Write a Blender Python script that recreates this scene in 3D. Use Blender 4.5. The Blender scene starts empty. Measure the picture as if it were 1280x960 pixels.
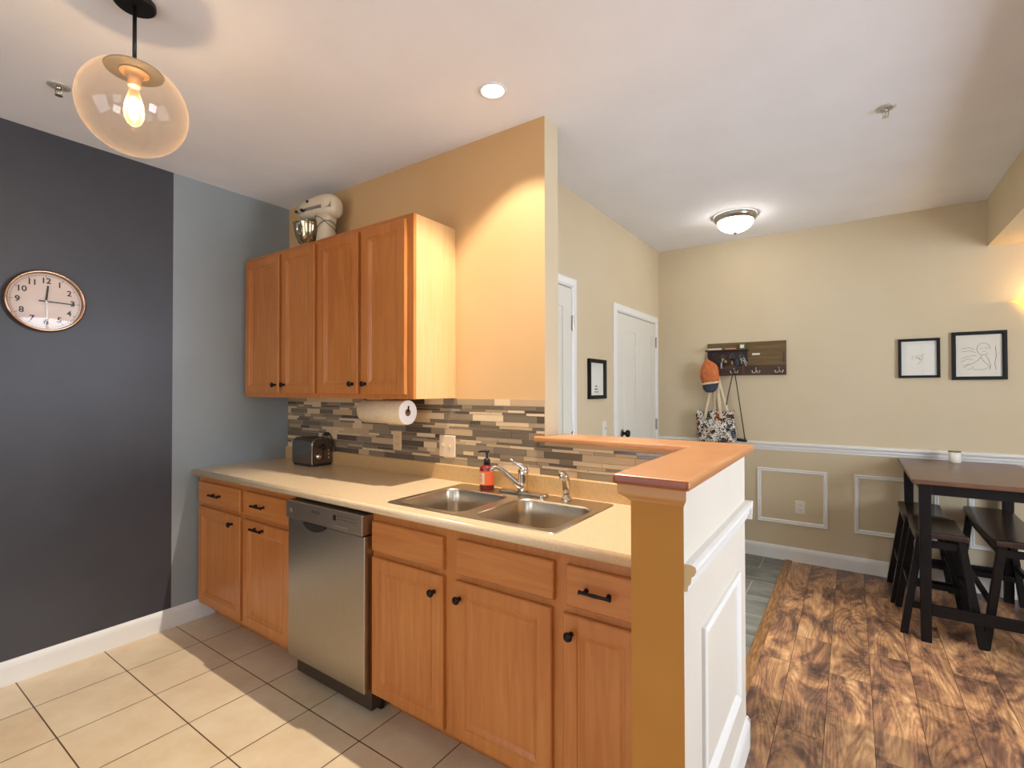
import bpy, bmesh, math, random
from mathutils import Vector, Matrix
R = math.radians
PI = math.pi
scn = bpy.context.scene
C = scn.collection
random.seed(7)

# ------------------------------------------------------------------ camera, view, world
def make_camera():
    cd = bpy.data.cameras.new('camera'); cam = bpy.data.objects.new('camera', cd); C.objects.link(cam)
    cd.sensor_width = 36; cd.sensor_fit = 'HORIZONTAL'; cd.lens = 614.91 / 1280 * 36; cd.clip_start = 0.02
    y, p, r = R(34.6185), R(.6369), R(-.0878)
    F0 = Vector((-math.sin(y), math.cos(y), 0)); R0 = Vector((math.cos(y), math.sin(y), 0)); U0 = Vector((0, 0, 1))
    F = F0*math.cos(p) + U0*math.sin(p); U = U0*math.cos(p) - F0*math.sin(p)
    Rt = R0*math.cos(r) + U*math.sin(r); U = U*math.cos(r) - R0*math.sin(r)
    M = Matrix((Rt, U, -F)).transposed().to_4x4(); M.translation = Vector((3.374, -2.025, 1.423))
    cam.matrix_world = M
    scn.camera = cam
make_camera()
vs = scn.view_settings
vs.view_transform = 'Standard'; vs.look = 'None'; vs.gamma = 1; vs.use_curve_mapping = False
vs.exposure = 0.46
W = bpy.data.worlds.new('world'); scn.world = W; W.use_nodes = True
W.node_tree.nodes['Background'].inputs[0].default_value = (.75, .85, 1, 1)
W.node_tree.nodes['Background'].inputs[1].default_value = 1.0

WINDOW_POWER = 13.5      # daylight seen in the window panes (emission strength)
WINDOW_FRONT_POWER = 3.0
SPOT_POWER = 255
PENDANT_POWER = 7
SCONCE_POWER = 3.2

CE = 2.74                # ceiling height
XH = 1.854               # hall wall plane
YB = 2.659               # back wall plane
XR, YF = 5.8, -4.6       # right wall, front wall behind the camera

def lamp(name, typ, loc, power, col, **k):
    d = bpy.data.lights.new(name, typ); o = bpy.data.objects.new(name, d); C.objects.link(o)
    o.location = loc; d.energy = power; d.color = col
    for a, v in k.items(): setattr(d, a, v)
    return o
sp = lamp('recessed_spot', 'SPOT', (2.084, -.301, 2.725), SPOT_POWER, (1, .91, .80), spot_size=R(100), spot_blend=.4, shadow_soft_size=.012)
sp.data.use_nodes = True; nt = sp.data.node_tree; fo = nt.nodes.new('ShaderNodeLightFalloff')
fo.inputs['Strength'].default_value = 1; fo.inputs['Smooth'].default_value = 2.6
nt.links.new(fo.outputs['Quadratic'], nt.nodes['Emission'].inputs['Strength'])

# ------------------------------------------------------------------ materials
def lin(h):
    if isinstance(h, str):
        h = [int(h[i:i+2], 16)/255 for i in (0, 2, 4)]
    return tuple((c/12.92 if c <= .04045 else ((c+.055)/1.055)**2.4) for c in h) + (1,)
MATS = {}
def mat(name, col, rough=.5, metal=0, spec=.5, **k):
    if name in MATS: return MATS[name]
    m = bpy.data.materials.new(name); m.use_nodes = True; MATS[name] = m
    b = m.node_tree.nodes['Principled BSDF']
    b.inputs['Base Color'].default_value = lin(col); b.inputs['Roughness'].default_value = rough
    b.inputs['Metallic'].default_value = metal; b.inputs['Specular IOR Level'].default_value = spec
    for a, v in k.items(): b.inputs[a].default_value = v
    return m
def nodes(m): return m.node_tree.nodes, m.node_tree.links, m.node_tree.nodes['Principled BSDF']
def noise_mat(name, c1, c2, scale=(1, 1, 1), detail=4, nscale=8, rough=.5, lo=.35, hi=.65, bump=0, metal=0, spec=.5, dist=0, coord='Object', bscale=None, c3=None):
    m = mat(name, c1, rough, metal, spec); n, l, b = nodes(m)
    tc = n.new('ShaderNodeTexCoord'); mp = n.new('ShaderNodeMapping'); mp.inputs['Scale'].default_value = scale
    no = n.new('ShaderNodeTexNoise'); no.inputs['Scale'].default_value = nscale; no.inputs['Detail'].default_value = detail
    no.inputs['Distortion'].default_value = dist
    cr = n.new('ShaderNodeValToRGB'); cr.color_ramp.elements[0].position = lo; cr.color_ramp.elements[1].position = hi
    cr.color_ramp.elements[0].color = lin(c1); cr.color_ramp.elements[1].color = lin(c2)
    if c3:
        e = cr.color_ramp.elements.new((lo+hi)/2); e.color = lin(c3)
    l.new(tc.outputs[coord], mp.inputs[0]); l.new(mp.outputs[0], no.inputs['Vector']); l.new(no.outputs['Fac'], cr.inputs[0]); l.new(cr.outputs[0], b.inputs['Base Color'])
    if bump:
        n2 = n.new('ShaderNodeTexNoise'); n2.inputs['Scale'].default_value = bscale or nscale*4; n2.inputs['Detail'].default_value = 3
        l.new(mp.outputs[0], n2.inputs['Vector'])
        bp = n.new('ShaderNodeBump'); bp.inputs['Strength'].default_value = bump; bp.inputs['Distance'].default_value = .002
        l.new(n2.outputs['Fac'], bp.inputs['Height']); l.new(bp.outputs[0], b.inputs['Normal'])
    return m
def emit_mat(name, col, strength):
    m = mat(name, col); b = m.node_tree.nodes['Principled BSDF']
    b.inputs['Emission Color'].default_value = lin(col); b.inputs['Emission Strength'].default_value = strength
    return m

M_ceil = noise_mat('ceiling_paint', 'e9eaec', 'edeef0', nscale=3, rough=.9, bump=.08, bscale=90)
M_dark = noise_mat('charcoal_paint', '3a3a3e', '404045', nscale=2.5, rough=.42, bump=.12, bscale=120)
M_grey = noise_mat('slate_grey_paint', '8b9393', '919999', nscale=2.5, rough=.5, bump=.12, bscale=120)
M_warmlit = noise_mat('warm_lit_beige', 'd0a670', 'd4ac78', nscale=2, rough=.75, bump=.1, bscale=110)  # beige wall paint with the warm kitchen light put into its colour
M_warmshade = noise_mat('warm_shaded_beige', 'b67a2b', 'be8231', nscale=2, rough=.7, bump=.1, bscale=110)  # darker copy for the post front, warm light and shade painted in
M_beige = noise_mat('beige_paint', 'c8b796', 'ccbc9c', nscale=2, rough=.7, bump=.1, bscale=110)
M_cream = noise_mat('cream_paint', 'cfc7b7', 'd3cbbc', nscale=2, rough=.6, bump=.08, bscale=110)
M_white = mat('white_trim', 'e2e0da', .38)
M_whited = mat('white_door', 'd8d5c8', .4)
M_black = mat('black_metal', '17140f', .38, .6)
M_blackp = mat('black_plastic', '121212', .4)
M_blackw = noise_mat('black_stained_wood', '0b0908', '120e0c', scale=(6, 6, 1), nscale=6, rough=.4, spec=.25)
M_chrome = mat('chrome', 'd6d0c4', .09, 1)
M_nickel = mat('nickel', 'a5a29a', .28, 1)
def brushed(name, c1, c2, scale, rough):
    m = noise_mat(name, c1, c2, scale=scale, nscale=10, rough=rough, lo=.2, hi=.8, metal=1, bump=.05)
    return m
M_steel = brushed('brushed_steel', 'a49c8e', 'b4ac9e', (60, 60, 1), .33)
M_dwpanel = mat('dishwasher_panel', 'a89a8a', .42, 1)
M_sink = brushed('sink_steel', 'c6baa6', 'd0c4b0', (8, 8, 8), .28)
# cabinets: orange stained maple
def wood_mat(name, c1, c2, scale, rough, spec=.5):
    m = mat(name, c1, rough, 0, spec); n, l, b = nodes(m)
    tc = n.new('ShaderNodeTexCoord'); mp = n.new('ShaderNodeMapping'); mp.inputs['Scale'].default_value = scale
    no = n.new('ShaderNodeTexNoise'); no.inputs['Scale'].default_value = 3; no.inputs['Detail'].default_value = 6; no.inputs['Distortion'].default_value = .6
    n2 = n.new('ShaderNodeTexNoise'); n2.inputs['Scale'].default_value = 1.3; n2.inputs['Detail'].default_value = 2
    l.new(tc.outputs['Object'], mp.inputs[0]); l.new(mp.outputs[0], no.inputs['Vector']); l.new(tc.outputs['Object'], n2.inputs['Vector'])
    ad = n.new('ShaderNodeMath'); ad.operation = 'ADD'; l.new(no.outputs['Fac'], ad.inputs[0]); l.new(n2.outputs['Fac'], ad.inputs[1])
    cr = n.new('ShaderNodeValToRGB'); cr.color_ramp.elements[0].position = .72/2+.05; cr.color_ramp.elements[1].position = .62
    mu = n.new('ShaderNodeMath'); mu.operation = 'MULTIPLY'; mu.inputs[1].default_value = .5; l.new(ad.outputs[0], mu.inputs[0])
    cr.color_ramp.elements[0].color = lin(c1); cr.color_ramp.elements[1].color = lin(c2)
    l.new(mu.outputs[0], cr.inputs[0]); l.new(cr.outputs[0], b.inputs['Base Color'])
    return m
M_wood = wood_mat('orange_maple', 'b1692e', 'c17c3e', (14, 14, 1.2), .36)
M_woodh = wood_mat('orange_maple_rail', 'b1692e', 'c17c3e', (1.2, 14, 14), .36)
M_groove = mat('maple_shadow_line', '7d441a', .45)
M_side = wood_mat('light_maple', 'cfa46a', 'd8b07a', (20, 20, 1.4), .42)
M_cap = wood_mat('oak_ledge', 'b57a48', 'c68b57', (3, 1.2, 14), .3)
M_capend = wood_mat('oak_end', '8a4218', '9c4e20', (3, 8, 8), .3)
M_counter = noise_mat('beige_laminate', 'd0b48c', 'dcc29c', nscale=150, detail=2, rough=.24, lo=.3, hi=.7)
M_counterb = noise_mat('tan_laminate', 'c09862', 'cda873', nscale=90, detail=3, rough=.3, lo=.3, hi=.7)

# floor tile
def grid_tile():
    m = mat('floor_tile', 'd8bb8c', .32); n, l, b = nodes(m)
    tc = n.new('ShaderNodeTexCoord'); mp = n.new('ShaderNodeMapping'); mp.inputs['Location'].default_value = (.003, .035, 0)
    br = n.new('ShaderNodeTexBrick'); br.offset = 0; br.squash = 1
    br.inputs['Scale'].default_value = 1; br.inputs['Brick Width'].default_value = .345; br.inputs['Row Height'].default_value = .345
    br.inputs['Mortar Size'].default_value = .0028; br.inputs['Mortar Smooth'].default_value = .1; br.inputs['Bias'].default_value = 0
    br.inputs['Color1'].default_value = lin('dcc6a2'); br.inputs['Color2'].default_value = lin('e1cdac'); br.inputs['Mortar'].default_value = lin('5e4a30')
    no = n.new('ShaderNodeTexNoise'); no.inputs['Scale'].default_value = 5; no.inputs['Detail'].default_value = 8; no.inputs['Roughness'].default_value = .65
    cr = n.new('ShaderNodeValToRGB'); cr.color_ramp.elements[0].position = .3; cr.color_ramp.elements[1].position = .7
    cr.color_ramp.elements[0].color = lin('cfb48e'); cr.color_ramp.elements[1].color = lin('ffffff')
    mx = n.new('ShaderNodeMix'); mx.data_type = 'RGBA'; mx.blend_type = 'MULTIPLY'; mx.inputs[0].default_value = .38
    l.new(tc.outputs['Object'], mp.inputs[0]); l.new(mp.outputs[0], br.inputs['Vector']); l.new(mp.outputs[0], no.inputs['Vector'])
    l.new(no.outputs['Fac'], cr.inputs[0]); l.new(br.outputs['Color'], mx.inputs[6]); l.new(cr.outputs[0], mx.inputs[7]); l.new(mx.outputs[2], b.inputs['Base Color'])
    bp = n.new('ShaderNodeBump'); bp.invert = True; bp.inputs['Strength'].default_value = .5; bp.inputs['Distance'].default_value = .002
    l.new(br.outputs['Fac'], bp.inputs['Height']); l.new(bp.outputs[0], b.inputs['Normal'])
    return m
M_tile = grid_tile()
def planks(name, width, length, off, rot, cols, mortar, msize, rough, big, grain):
    m = mat(name, cols[0], rough); n, l, b = nodes(m)
    tc = n.new('ShaderNodeTexCoord'); mp = n.new('ShaderNodeMapping'); mp.inputs['Rotation'].default_value = (0, 0, rot); mp.inputs['Location'].default_value = off
    br = n.new('ShaderNodeTexBrick'); br.offset = .37; br.inputs['Scale'].default_value = 1
    br.inputs['Brick Width'].default_value = length; br.inputs['Row Height'].default_value = width; br.inputs['Mortar Size'].default_value = msize
    br.inputs['Mortar Smooth'].default_value = .2
    br.inputs['Color1'].default_value = (0, 0, 0, 1); br.inputs['Color2'].default_value = (1, 1, 1, 1); br.inputs['Mortar'].default_value = (.5, .5, .5, 1)
    l.new(tc.outputs['Object'], mp.inputs[0]); l.new(mp.outputs[0], br.inputs['Vector'])
    # per-plank offset
    cmb = n.new('ShaderNodeVectorMath'); cmb.operation = 'MULTIPLY_ADD'; cmb.inputs[1].default_value = (7, 5, 3)
    l.new(br.outputs['Color'], cmb.inputs[0]); l.new(mp.outputs[0], cmb.inputs[2])
    sc = n.new('ShaderNodeMapping'); sc.inputs['Scale'].default_value = big; l.new(cmb.outputs[0], sc.inputs[0])
    no = n.new('ShaderNodeTexNoise'); no.inputs['Scale'].default_value = 1; no.inputs['Detail'].default_value = 7; no.inputs['Roughness'].default_value = .6; no.inputs['Distortion'].default_value = 1.2
    l.new(sc.outputs[0], no.inputs['Vector'])
    sg = n.new('ShaderNodeMapping'); sg.inputs['Scale'].default_value = grain; l.new(cmb.outputs[0], sg.inputs[0])
    wv = n.new('ShaderNodeTexNoise'); wv.inputs['Scale'].default_value = 1; wv.inputs['Detail'].default_value = 3; wv.inputs['Distortion'].default_value = 2.5
    l.new(sg.outputs[0], wv.inputs['Vector'])
    ad = n.new('ShaderNodeMath'); ad.operation = 'MULTIPLY_ADD'; ad.inputs[1].default_value = .38; l.new(wv.outputs['Fac'], ad.inputs[0]); l.new(no.outputs['Fac'], ad.inputs[2])
    ad2 = n.new('ShaderNodeMath'); ad2.operation = 'MULTIPLY_ADD'; ad2.inputs[1].default_value = .10; l.new(br.outputs['Color'], ad2.inputs[0]); l.new(ad.outputs[0], ad2.inputs[2])
    cr = n.new('ShaderNodeValToRGB'); e = cr.color_ramp.elements
    ps = (.52, .64, .74, .84, .96)
    e[0].position = ps[0]; e[0].color = lin(cols[0]); e[1].position = ps[4]; e[1].color = lin(cols[4])
    for q in (1, 2, 3):
        x = e.new(ps[q]); x.color = lin(cols[q])
    l.new(ad2.outputs[0], cr.inputs[0])
    mx = n.new('ShaderNodeMix'); mx.data_type = 'RGBA'; mx.inputs[7].default_value = lin(mortar)
    l.new(br.outputs['Fac'], mx.inputs[0]); l.new(cr.outputs[0], mx.inputs[6]); l.new(mx.outputs[2], b.inputs['Base Color'])
    bp = n.new('ShaderNodeBump'); bp.inputs['Strength'].default_value = .25; bp.inputs['Distance'].default_value = .003
    l.new(ad.outputs[0], bp.inputs['Height']); l.new(bp.outputs[0], b.inputs['Normal'])
    return m
def walnut_floor():
    m = mat('walnut_planks', '7f5638', .34); n, l, b = nodes(m)
    def N(t, **k):
        x = n.new(t)
        for a, v in k.items():
            if a in x.inputs.keys(): x.inputs[a].default_value = v
            else: setattr(x, a, v)
        return x
    tc = N('ShaderNodeTexCoord'); mp = N('ShaderNodeMapping'); mp.inputs['Rotation'].default_value = (0, 0, R(90)); mp.inputs['Location'].default_value = (0, 3.02, 0)
    br = N('ShaderNodeTexBrick', offset=.37, Scale=1)
    br.inputs['Brick Width'].default_value = .92; br.inputs['Row Height'].default_value = .17; br.inputs['Mortar Size'].default_value = .0012
    br.inputs['Color1'].default_value = (0, 0, 0, 1); br.inputs['Color2'].default_value = (1, 1, 1, 1)
    l.new(tc.outputs['Object'], mp.inputs[0]); l.new(mp.outputs[0], br.inputs['Vector'])
    of = N('ShaderNodeVectorMath', operation='MULTIPLY_ADD'); of.inputs[1].default_value = (9, 6, 4)
    l.new(br.outputs['Color'], of.inputs[0]); l.new(mp.outputs[0], of.inputs[2])
    def mapped(sc):
        q = N('ShaderNodeMapping'); q.inputs['Scale'].default_value = sc; l.new(of.outputs[0], q.inputs[0]); return q
    # large smoky patches
    p = N('ShaderNodeTexNoise', Scale=1.0, Detail=9, Roughness=.68, Distortion=.7); l.new(mapped((2.5, 6.5, 1)).outputs[0], p.inputs['Vector'])
    r1 = N('ShaderNodeValToRGB'); e = r1.color_ramp.elements
    e[0].position = .36; e[0].color = lin('503e35'); e[1].position = .68; e[1].color = lin('d6ab80')
    for q, c in ((.44, '735443'), (.50, '9d7354'), (.58, 'bd9065')): x = e.new(q); x.color = lin(c)
    l.new(p.outputs['Fac'], r1.inputs[0])
    # winding grain lines, wrapped round soft knots
    w = N('ShaderNodeTexNoise', Scale=1.0, Detail=2, Roughness=.35, Distortion=.3); l.new(mapped((.75, 4.0, 1)).outputs[0], w.inputs['Vector'])
    mu = N('ShaderNodeMath', operation='MULTIPLY'); mu.inputs[1].default_value = 230; l.new(w.outputs['Fac'], mu.inputs[0])
    sn = N('ShaderNodeMath', operation='SINE'); l.new(mu.outputs[0], sn.inputs[0])
    r2 = N('ShaderNodeMapRange'); r2.inputs['From Min'].default_value = -1; r2.inputs['From Max'].default_value = 1; r2.inputs['To Min'].default_value = .78; r2.inputs['To Max'].default_value = 1.08
    l.new(sn.outputs[0], r2.inputs['Value'])
    f = N('ShaderNodeTexNoise', Scale=1.0, Detail=4, Roughness=.6); l.new(mapped((7, 110, 1)).outputs[0], f.inputs['Vector'])
    r3 = N('ShaderNodeMapRange'); r3.inputs['To Min'].default_value = .62; r3.inputs['To Max'].default_value = 1.38; l.new(f.outputs['Fac'], r3.inputs['Value'])
    m1 = N('ShaderNodeMath', operation='MULTIPLY'); l.new(r2.outputs[0], m1.inputs[0]); l.new(r3.outputs[0], m1.inputs[1])
    tone = N('ShaderNodeMapRange'); tone.inputs['To Min'].default_value = .88; tone.inputs['To Max'].default_value = 1.12; l.new(br.outputs['Color'], tone.inputs['Value'])
    m2 = N('ShaderNodeMath', operation='MULTIPLY'); l.new(m1.outputs[0], m2.inputs[0]); l.new(tone.outputs[0], m2.inputs[1])
    hs = N('ShaderNodeVectorMath', operation='SCALE'); l.new(r1.outputs[0], hs.inputs[0]); l.new(m2.outputs[0], hs.inputs['Scale'])
    mx = N('ShaderNodeMix'); mx.data_type = 'RGBA'; mx.inputs[7].default_value = lin('352318')
    l.new(br.outputs['Fac'], mx.inputs[0]); l.new(hs.outputs[0], mx.inputs[6]); l.new(mx.outputs[2], b.inputs['Base Color'])
    bp = N('ShaderNodeBump'); bp.inputs['Strength'].default_value = .2; bp.inputs['Distance'].default_value = .003
    l.new(m1.outputs[0], bp.inputs['Height']); l.new(bp.outputs[0], b.inputs['Normal'])
    return m
M_floorw = walnut_floor()
M_slate = planks('grey_plank_tile', .305, 1.2, (.4, .12, 0), 0, ('5f605a', '6d6e68', '787a73', '83857d', '8f9088'), 'a19f94', .004, .5, (2, 8, 1), (6, 50, 1))
M_strip = noise_mat('transition_wood', '75502f', 'a0774c', scale=(20, 3, 3), nscale=4, rough=.4)

# ------------------------------------------------------------------ mesh helpers
class MB:
    def __init__(s): s.v = []; s.f = []; s.mi = []; s.sm = []; s.cur = 0; s.smooth = False
    def add(s, vs, fs):
        b = len(s.v); s.v += [tuple(p) for p in vs]
        for f in fs: s.f.append([b+i for i in f]); s.mi.append(s.cur); s.sm.append(s.smooth)
        return s
    def box(s, x0, x1, y0, y1, z0, z1):
        v = [(x, y, z) for z in (z0, z1) for y in (y0, y1) for x in (x0, x1)]
        return s.add(v, [(0, 2, 3, 1), (4, 5, 7, 6), (0, 1, 5, 4), (2, 6, 7, 3), (0, 4, 6, 2), (1, 3, 7, 5)])
    def hexa(s, b, t):   # bottom 4 pts, top 4 pts (ccw from above)
        return s.add(list(b)+list(t), [(3, 2, 1, 0), (4, 5, 6, 7), (0, 1, 5, 4), (1, 2, 6, 5), (2, 3, 7, 6), (3, 0, 4, 7)])
    def rings(s, rs, cap0=True, cap1=True, closed=False):
        n = len(rs[0]); vs = [p for r in rs for p in r]; fs = []
        m = len(rs)
        for i in range(m-1 if not closed else m):
            for j in range(n):
                a = i*n+j; b_ = i*n+(j+1) % n; c = ((i+1) % m)*n+(j+1) % n; d = ((i+1) % m)*n+j
                fs.append((a, b_, c, d))
        if not closed:
            if cap0: fs.append(tuple(reversed(range(n))))
            if cap1: fs.append(tuple((m-1)*n+j for j in range(n)))
        return s.add(vs, fs)
    def lathe(s, prof, c=(0, 0, 0), n=32, ax='z', cap0=True, cap1=True):
        rs = []
        for r, h in prof:
            ring = []
            for k in range(n):
                a = 2*PI*k/n; u, v = r*math.cos(a), r*math.sin(a)
                p = {'z': (u, v, h), 'x': (h, u, v), 'y': (u, -h, v)}[ax]
                ring.append((c[0]+p[0], c[1]+p[1], c[2]+p[2]))
            rs.append(ring)
        return s.rings(rs, cap0, cap1)
    def tube(s, pts, r, n=10, closed=False, flat=None, up=None):
        P = [Vector(p) for p in pts]; rs = []; prev = None
        m = len(P)
        for i, p in enumerate(P):
            if closed: t = P[(i+1) % m]-P[i-1]
            else: t = P[min(i+1, m-1)]-P[max(i-1, 0)]
            t.normalize()
            if prev is None:
                u = Vector(up) if up else (Vector((0, 0, 1)) if abs(t.z) < .9 else Vector((1, 0, 0)))
            else: u = prev
            u = (u - t*u.dot(t)).normalized(); w = t.cross(u); prev = u
            rr = r[i] if isinstance(r, (list, tuple)) else r
            rw = rr if flat is None else flat
            rs.append([p + u*rr*math.cos(2*PI*k/n) + w*rw*math.sin(2*PI*k/n) for k in range(n)])
        return s.rings(rs, closed=closed)
    def bar(s, a, b, w, d, up=(0, 0, 1)):
        a = Vector(a); b = Vector(b); t = (b-a).normalized(); u = Vector(up); u = (u-t*u.dot(t))
        if u.length < .01: u = Vector((0, 1, 0)) - t*t.y
        u.normalize(); v = t.cross(u)
        q = [(-1, -1), (1, -1), (1, 1), (-1, 1)]
        return s.rings([[p + v*w/2*i + u*d/2*j for i, j in q] for p in (a, b)])
    def prism(s, poly, z0, z1):
        n = len(poly); A = sum(poly[i][0]*poly[(i+1) % n][1]-poly[(i+1) % n][0]*poly[i][1] for i in range(n))
        if A < 0: poly = poly[::-1]
        return s.rings([[(x, y, z0) for x, y in poly], [(x, y, z1) for x, y in poly]])
    def extrude(s, prof, a, b, axis='x'):   # prof of (u, z); swept along axis from a to b. axis x: u is y ; axis y: u is x
        f = (lambda u, z, t: (t, u, z)) if axis == 'x' else (lambda u, z, t: (u, t, z))
        return s.rings([[f(u, z, t) for u, z in prof] for t in (a, b)])
    def build(s, name, mats, parent=None, bevel=0, seg=2, smooth=None, solid=0):
        me = bpy.data.meshes.new(name); me.from_pydata(s.v, [], s.f)
        for m in (mats if isinstance(mats, (list, tuple)) else [mats]): me.materials.append(m)
        me.polygons.foreach_set('material_index', s.mi)
        sm = s.sm if smooth is None else [smooth]*len(s.f)
        me.polygons.foreach_set('use_smooth', sm)
        bm = bmesh.new(); bm.from_mesh(me); bmesh.ops.recalc_face_normals(bm, faces=bm.faces); bm.to_mesh(me); bm.free()
        me.validate(); me.update()
        o = bpy.data.objects.new(name, me); C.objects.link(o); o.parent = parent
        if solid:
            md = o.modifiers.new('solid', 'SOLIDIFY'); md.thickness = solid
        if bevel:
            md = o.modifiers.new('bevel', 'BEVEL'); md.width = bevel; md.segments = seg; md.limit_method = 'ANGLE'; md.angle_limit = R(40)
        return o
def tag(o, label=None, cat=None, group=None, kind=None):
    if label: o['label'] = label
    if cat: o['category'] = cat
    if group: o['group'] = group
    if kind: o['kind'] = kind
    return o
def thing(name, label, cat, loc=(0, 0, 0), rz=0, group=None):
    o = bpy.data.objects.new(name, None); C.objects.link(o); o.location = loc; o.rotation_euler = (0, 0, rz); o.empty_display_size = .05
    return tag(o, label, cat, group)
def struct(o): o['kind'] = 'structure'; return o
def copy_tree(o, parent=None):
    c = o.copy(); C.objects.link(c); c.parent = parent
    for ch in [x for x in o.children if x.name in C.objects]: copy_tree(ch, c)
    return c
def rrect(x0, x1, y0, y1, r, n=6):
    pts = []
    for cx, cy, a0 in ((x1-r, y1-r, 0), (x0+r, y1-r, 90), (x0+r, y0+r, 180), (x1-r, y0+r, 270)):
        for k in range(n+1):
            a = R(a0+90*k/n); pts.append((cx+r*math.cos(a), cy+r*math.sin(a)))
    return pts
def ellipse(cx, cz, rx, rz, n=24, e=2):
    out = []
    for k in range(n):
        a = 2*PI*k/n; c, s_ = math.cos(a), math.sin(a)
        out.append((cx+rx*math.copysign(abs(c)**(2/e), c), cz+rz*math.copysign(abs(s_)**(2/e), s_)))
    return out
def text_mb(mb, body, size, fn, depth=.0006):
    cu = bpy.data.curves.new('t', 'FONT'); cu.body = body; cu.size = size; cu.align_x = 'CENTER'; cu.align_y = 'CENTER'; cu.extrude = depth; cu.resolution_u = 4; cu.offset = size*.022
    o = bpy.data.objects.new('t', cu); C.objects.link(o)
    dg = bpy.context.evaluated_depsgraph_get(); dg.update(); me = o.evaluated_get(dg).to_mesh()
    mb.add([fn(v.co.x, v.co.y, v.co.z) for v in me.vertices], [tuple(p.vertices) for p in me.polygons])
    o.evaluated_get(dg).to_mesh_clear(); bpy.data.objects.remove(o); bpy.data.curves.remove(cu)

# ------------------------------------------------------------------ room shell
MB().box(-.12, 2.925, YF, .0, -.1, 0).build('floor', M_tile)['kind'] = 'structure'
MB().box(2.925, XR, YF, YB, -.1, 0).build('floor', M_floorw)['kind'] = 'structure'
MB().box(XH, 2.925, .129, YB, -.1, 0).build('floor', M_slate)['kind'] = 'structure'
m = MB(); m.extrude([(2.905, 0), (2.91, .007), (2.935, .01), (2.955, .006), (2.962, 0)], .20, YB-.016, 'y')
struct(m.build('trim_1', M_strip))
# ceiling with the round hole of the recessed light
def ceiling():
    bm = bmesh.new()
    out = [bm.verts.new((x, y, CE)) for x, y in ((-.12, YF-.12), (XR+.12, YF-.12), (XR+.12, YB+.12), (-.12, YB+.12))]
    inn = [bm.verts.new((2.084+.052*math.cos(2*PI*k/32), -.301+.052*math.sin(2*PI*k/32), CE)) for k in range(32)]
    ed = [bm.edges.new((out[i], out[(i+1) % 4])) for i in range(4)] + [bm.edges.new((inn[i], inn[(i+1) % 32])) for i in range(32)]
    bmesh.ops.triangle_fill(bm, edges=ed, use_beauty=True)
    for f in bm.faces:
        f.normal_update()
        if f.normal.z > 0: f.normal_flip()
    me = bpy.data.meshes.new('ceiling'); bm.to_mesh(me); bm.free(); me.materials.append(M_ceil)
    o = bpy.data.objects.new('ceiling', me); C.objects.link(o); struct(o)
ceiling()
m = MB(); m.box(-.12, 0, YF, -.746, 0, CE); m.cur = 1; m.box(-.12, 0, -.746, .12, 0, CE)
struct(m.build('wall_left', [M_dark, M_grey]))
m = MB(); m.box(0, 2.168, 0, .129, 0, CE); o = m.build('wall_kitchen', [M_warmlit, M_beige]); struct(o)
for p in o.data.polygons:
    if p.normal.x > .9 or p.normal.y > .9: p.material_index = 1
struct(MB().box(XH-.12, XH, .129, YB, 0, CE).build('wall_hall', M_beige))
struct(MB().box(XH-.12, XR+.12, YB, YB+.12, 0, CE).build('wall_back', M_beige))
struct(MB().box(4.157, XR, -.7, YB, 2.412, CE).build('wall_soffit', M_beige))
# pony wall (L)
m = MB()
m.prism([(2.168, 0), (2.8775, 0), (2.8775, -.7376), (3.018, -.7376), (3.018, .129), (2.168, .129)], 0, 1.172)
o = m.build('wall_pony', [M_cream, M_warmshade, M_warmlit]); struct(o)
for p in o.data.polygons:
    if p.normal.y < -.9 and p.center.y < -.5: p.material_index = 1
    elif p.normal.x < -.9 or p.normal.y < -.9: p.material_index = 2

# windows: each is an opening with frame, muntins and a bright daylight pane
M_sky = emit_mat('daylight', 'dde7f6', WINDOW_POWER); M_sky2 = emit_mat('daylight_front', 'dde8fa', WINDOW_FRONT_POWER)
def wall_with_windows(name, axis, pos, thick, a0, a1, wins, mtl):
    m = MB()
    def bx(u0, u1, z0, z1):
        if u1-u0 < 1e-4 or z1-z0 < 1e-4: return
        if axis == 'x': m.box(pos, pos+thick, u0, u1, z0, z1)
        else: m.box(u0, u1, pos-thick, pos, z0, z1)
    cur = a0
    for (u0, u1, z0, z1) in wins:
        bx(cur, u0, 0, CE); bx(u0, u1, 0, z0); bx(u0, u1, z1, CE); cur = u1
    bx(cur, a1, 0, CE)
    struct(m.build(name, mtl))
def window(n, axis, pos, u0, u1, z0, z1, sky, cols=3, rows=2):
    f = MB(); t = .04
    def bx(m, a, b, c, d, y0=0, y1=.08):
        if axis == 'x': m.box(pos+y0, pos+y1, a, b, c, d)
        else: m.box(a, b, pos-y1, pos-y0, c, d)
    e = .001
    bx(f, u0+e, u0+t, z0+e, z1-e); bx(f, u1-t, u1-e, z0+e, z1-e); bx(f, u0+t, u1-t, z0+e, z0+t); bx(f, u0+t, u1-t, z1-t, z1-e)
    for k in range(1, cols): x = u0+(u1-u0)*k/cols; bx(f, x-.012, x+.012, z0+t, z1-t, .03, .06)
    for k in range(1, rows): z = z0+(z1-z0)*k/rows; bx(f, u0+t, u1-t, z-.012, z+.012, .03, .06)
    root = bpy.data.objects.new('window_%d' % n, None); C.objects.link(root); struct(root)
    f.build('window_frame', M_white, root)
    p = MB(); bx(p, u0+t, u1-t, z0+t, z1-t, .062, .07); p.build('pane', sky, root)
WR = [(-2.9, -1.7, .9, 2.3), (-.55, .85, .75, 2.38)]
WFr = [(.7, 2.5, .3, 2.3), (3.4, 5.0, .9, 2.3)]
wall_with_windows('wall_right', 'x', XR, .12, YF, YB, WR, M_beige)
wall_with_windows('wall_front', 'y', YF, .12, -.12, XR+.12, WFr, M_beige)
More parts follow.
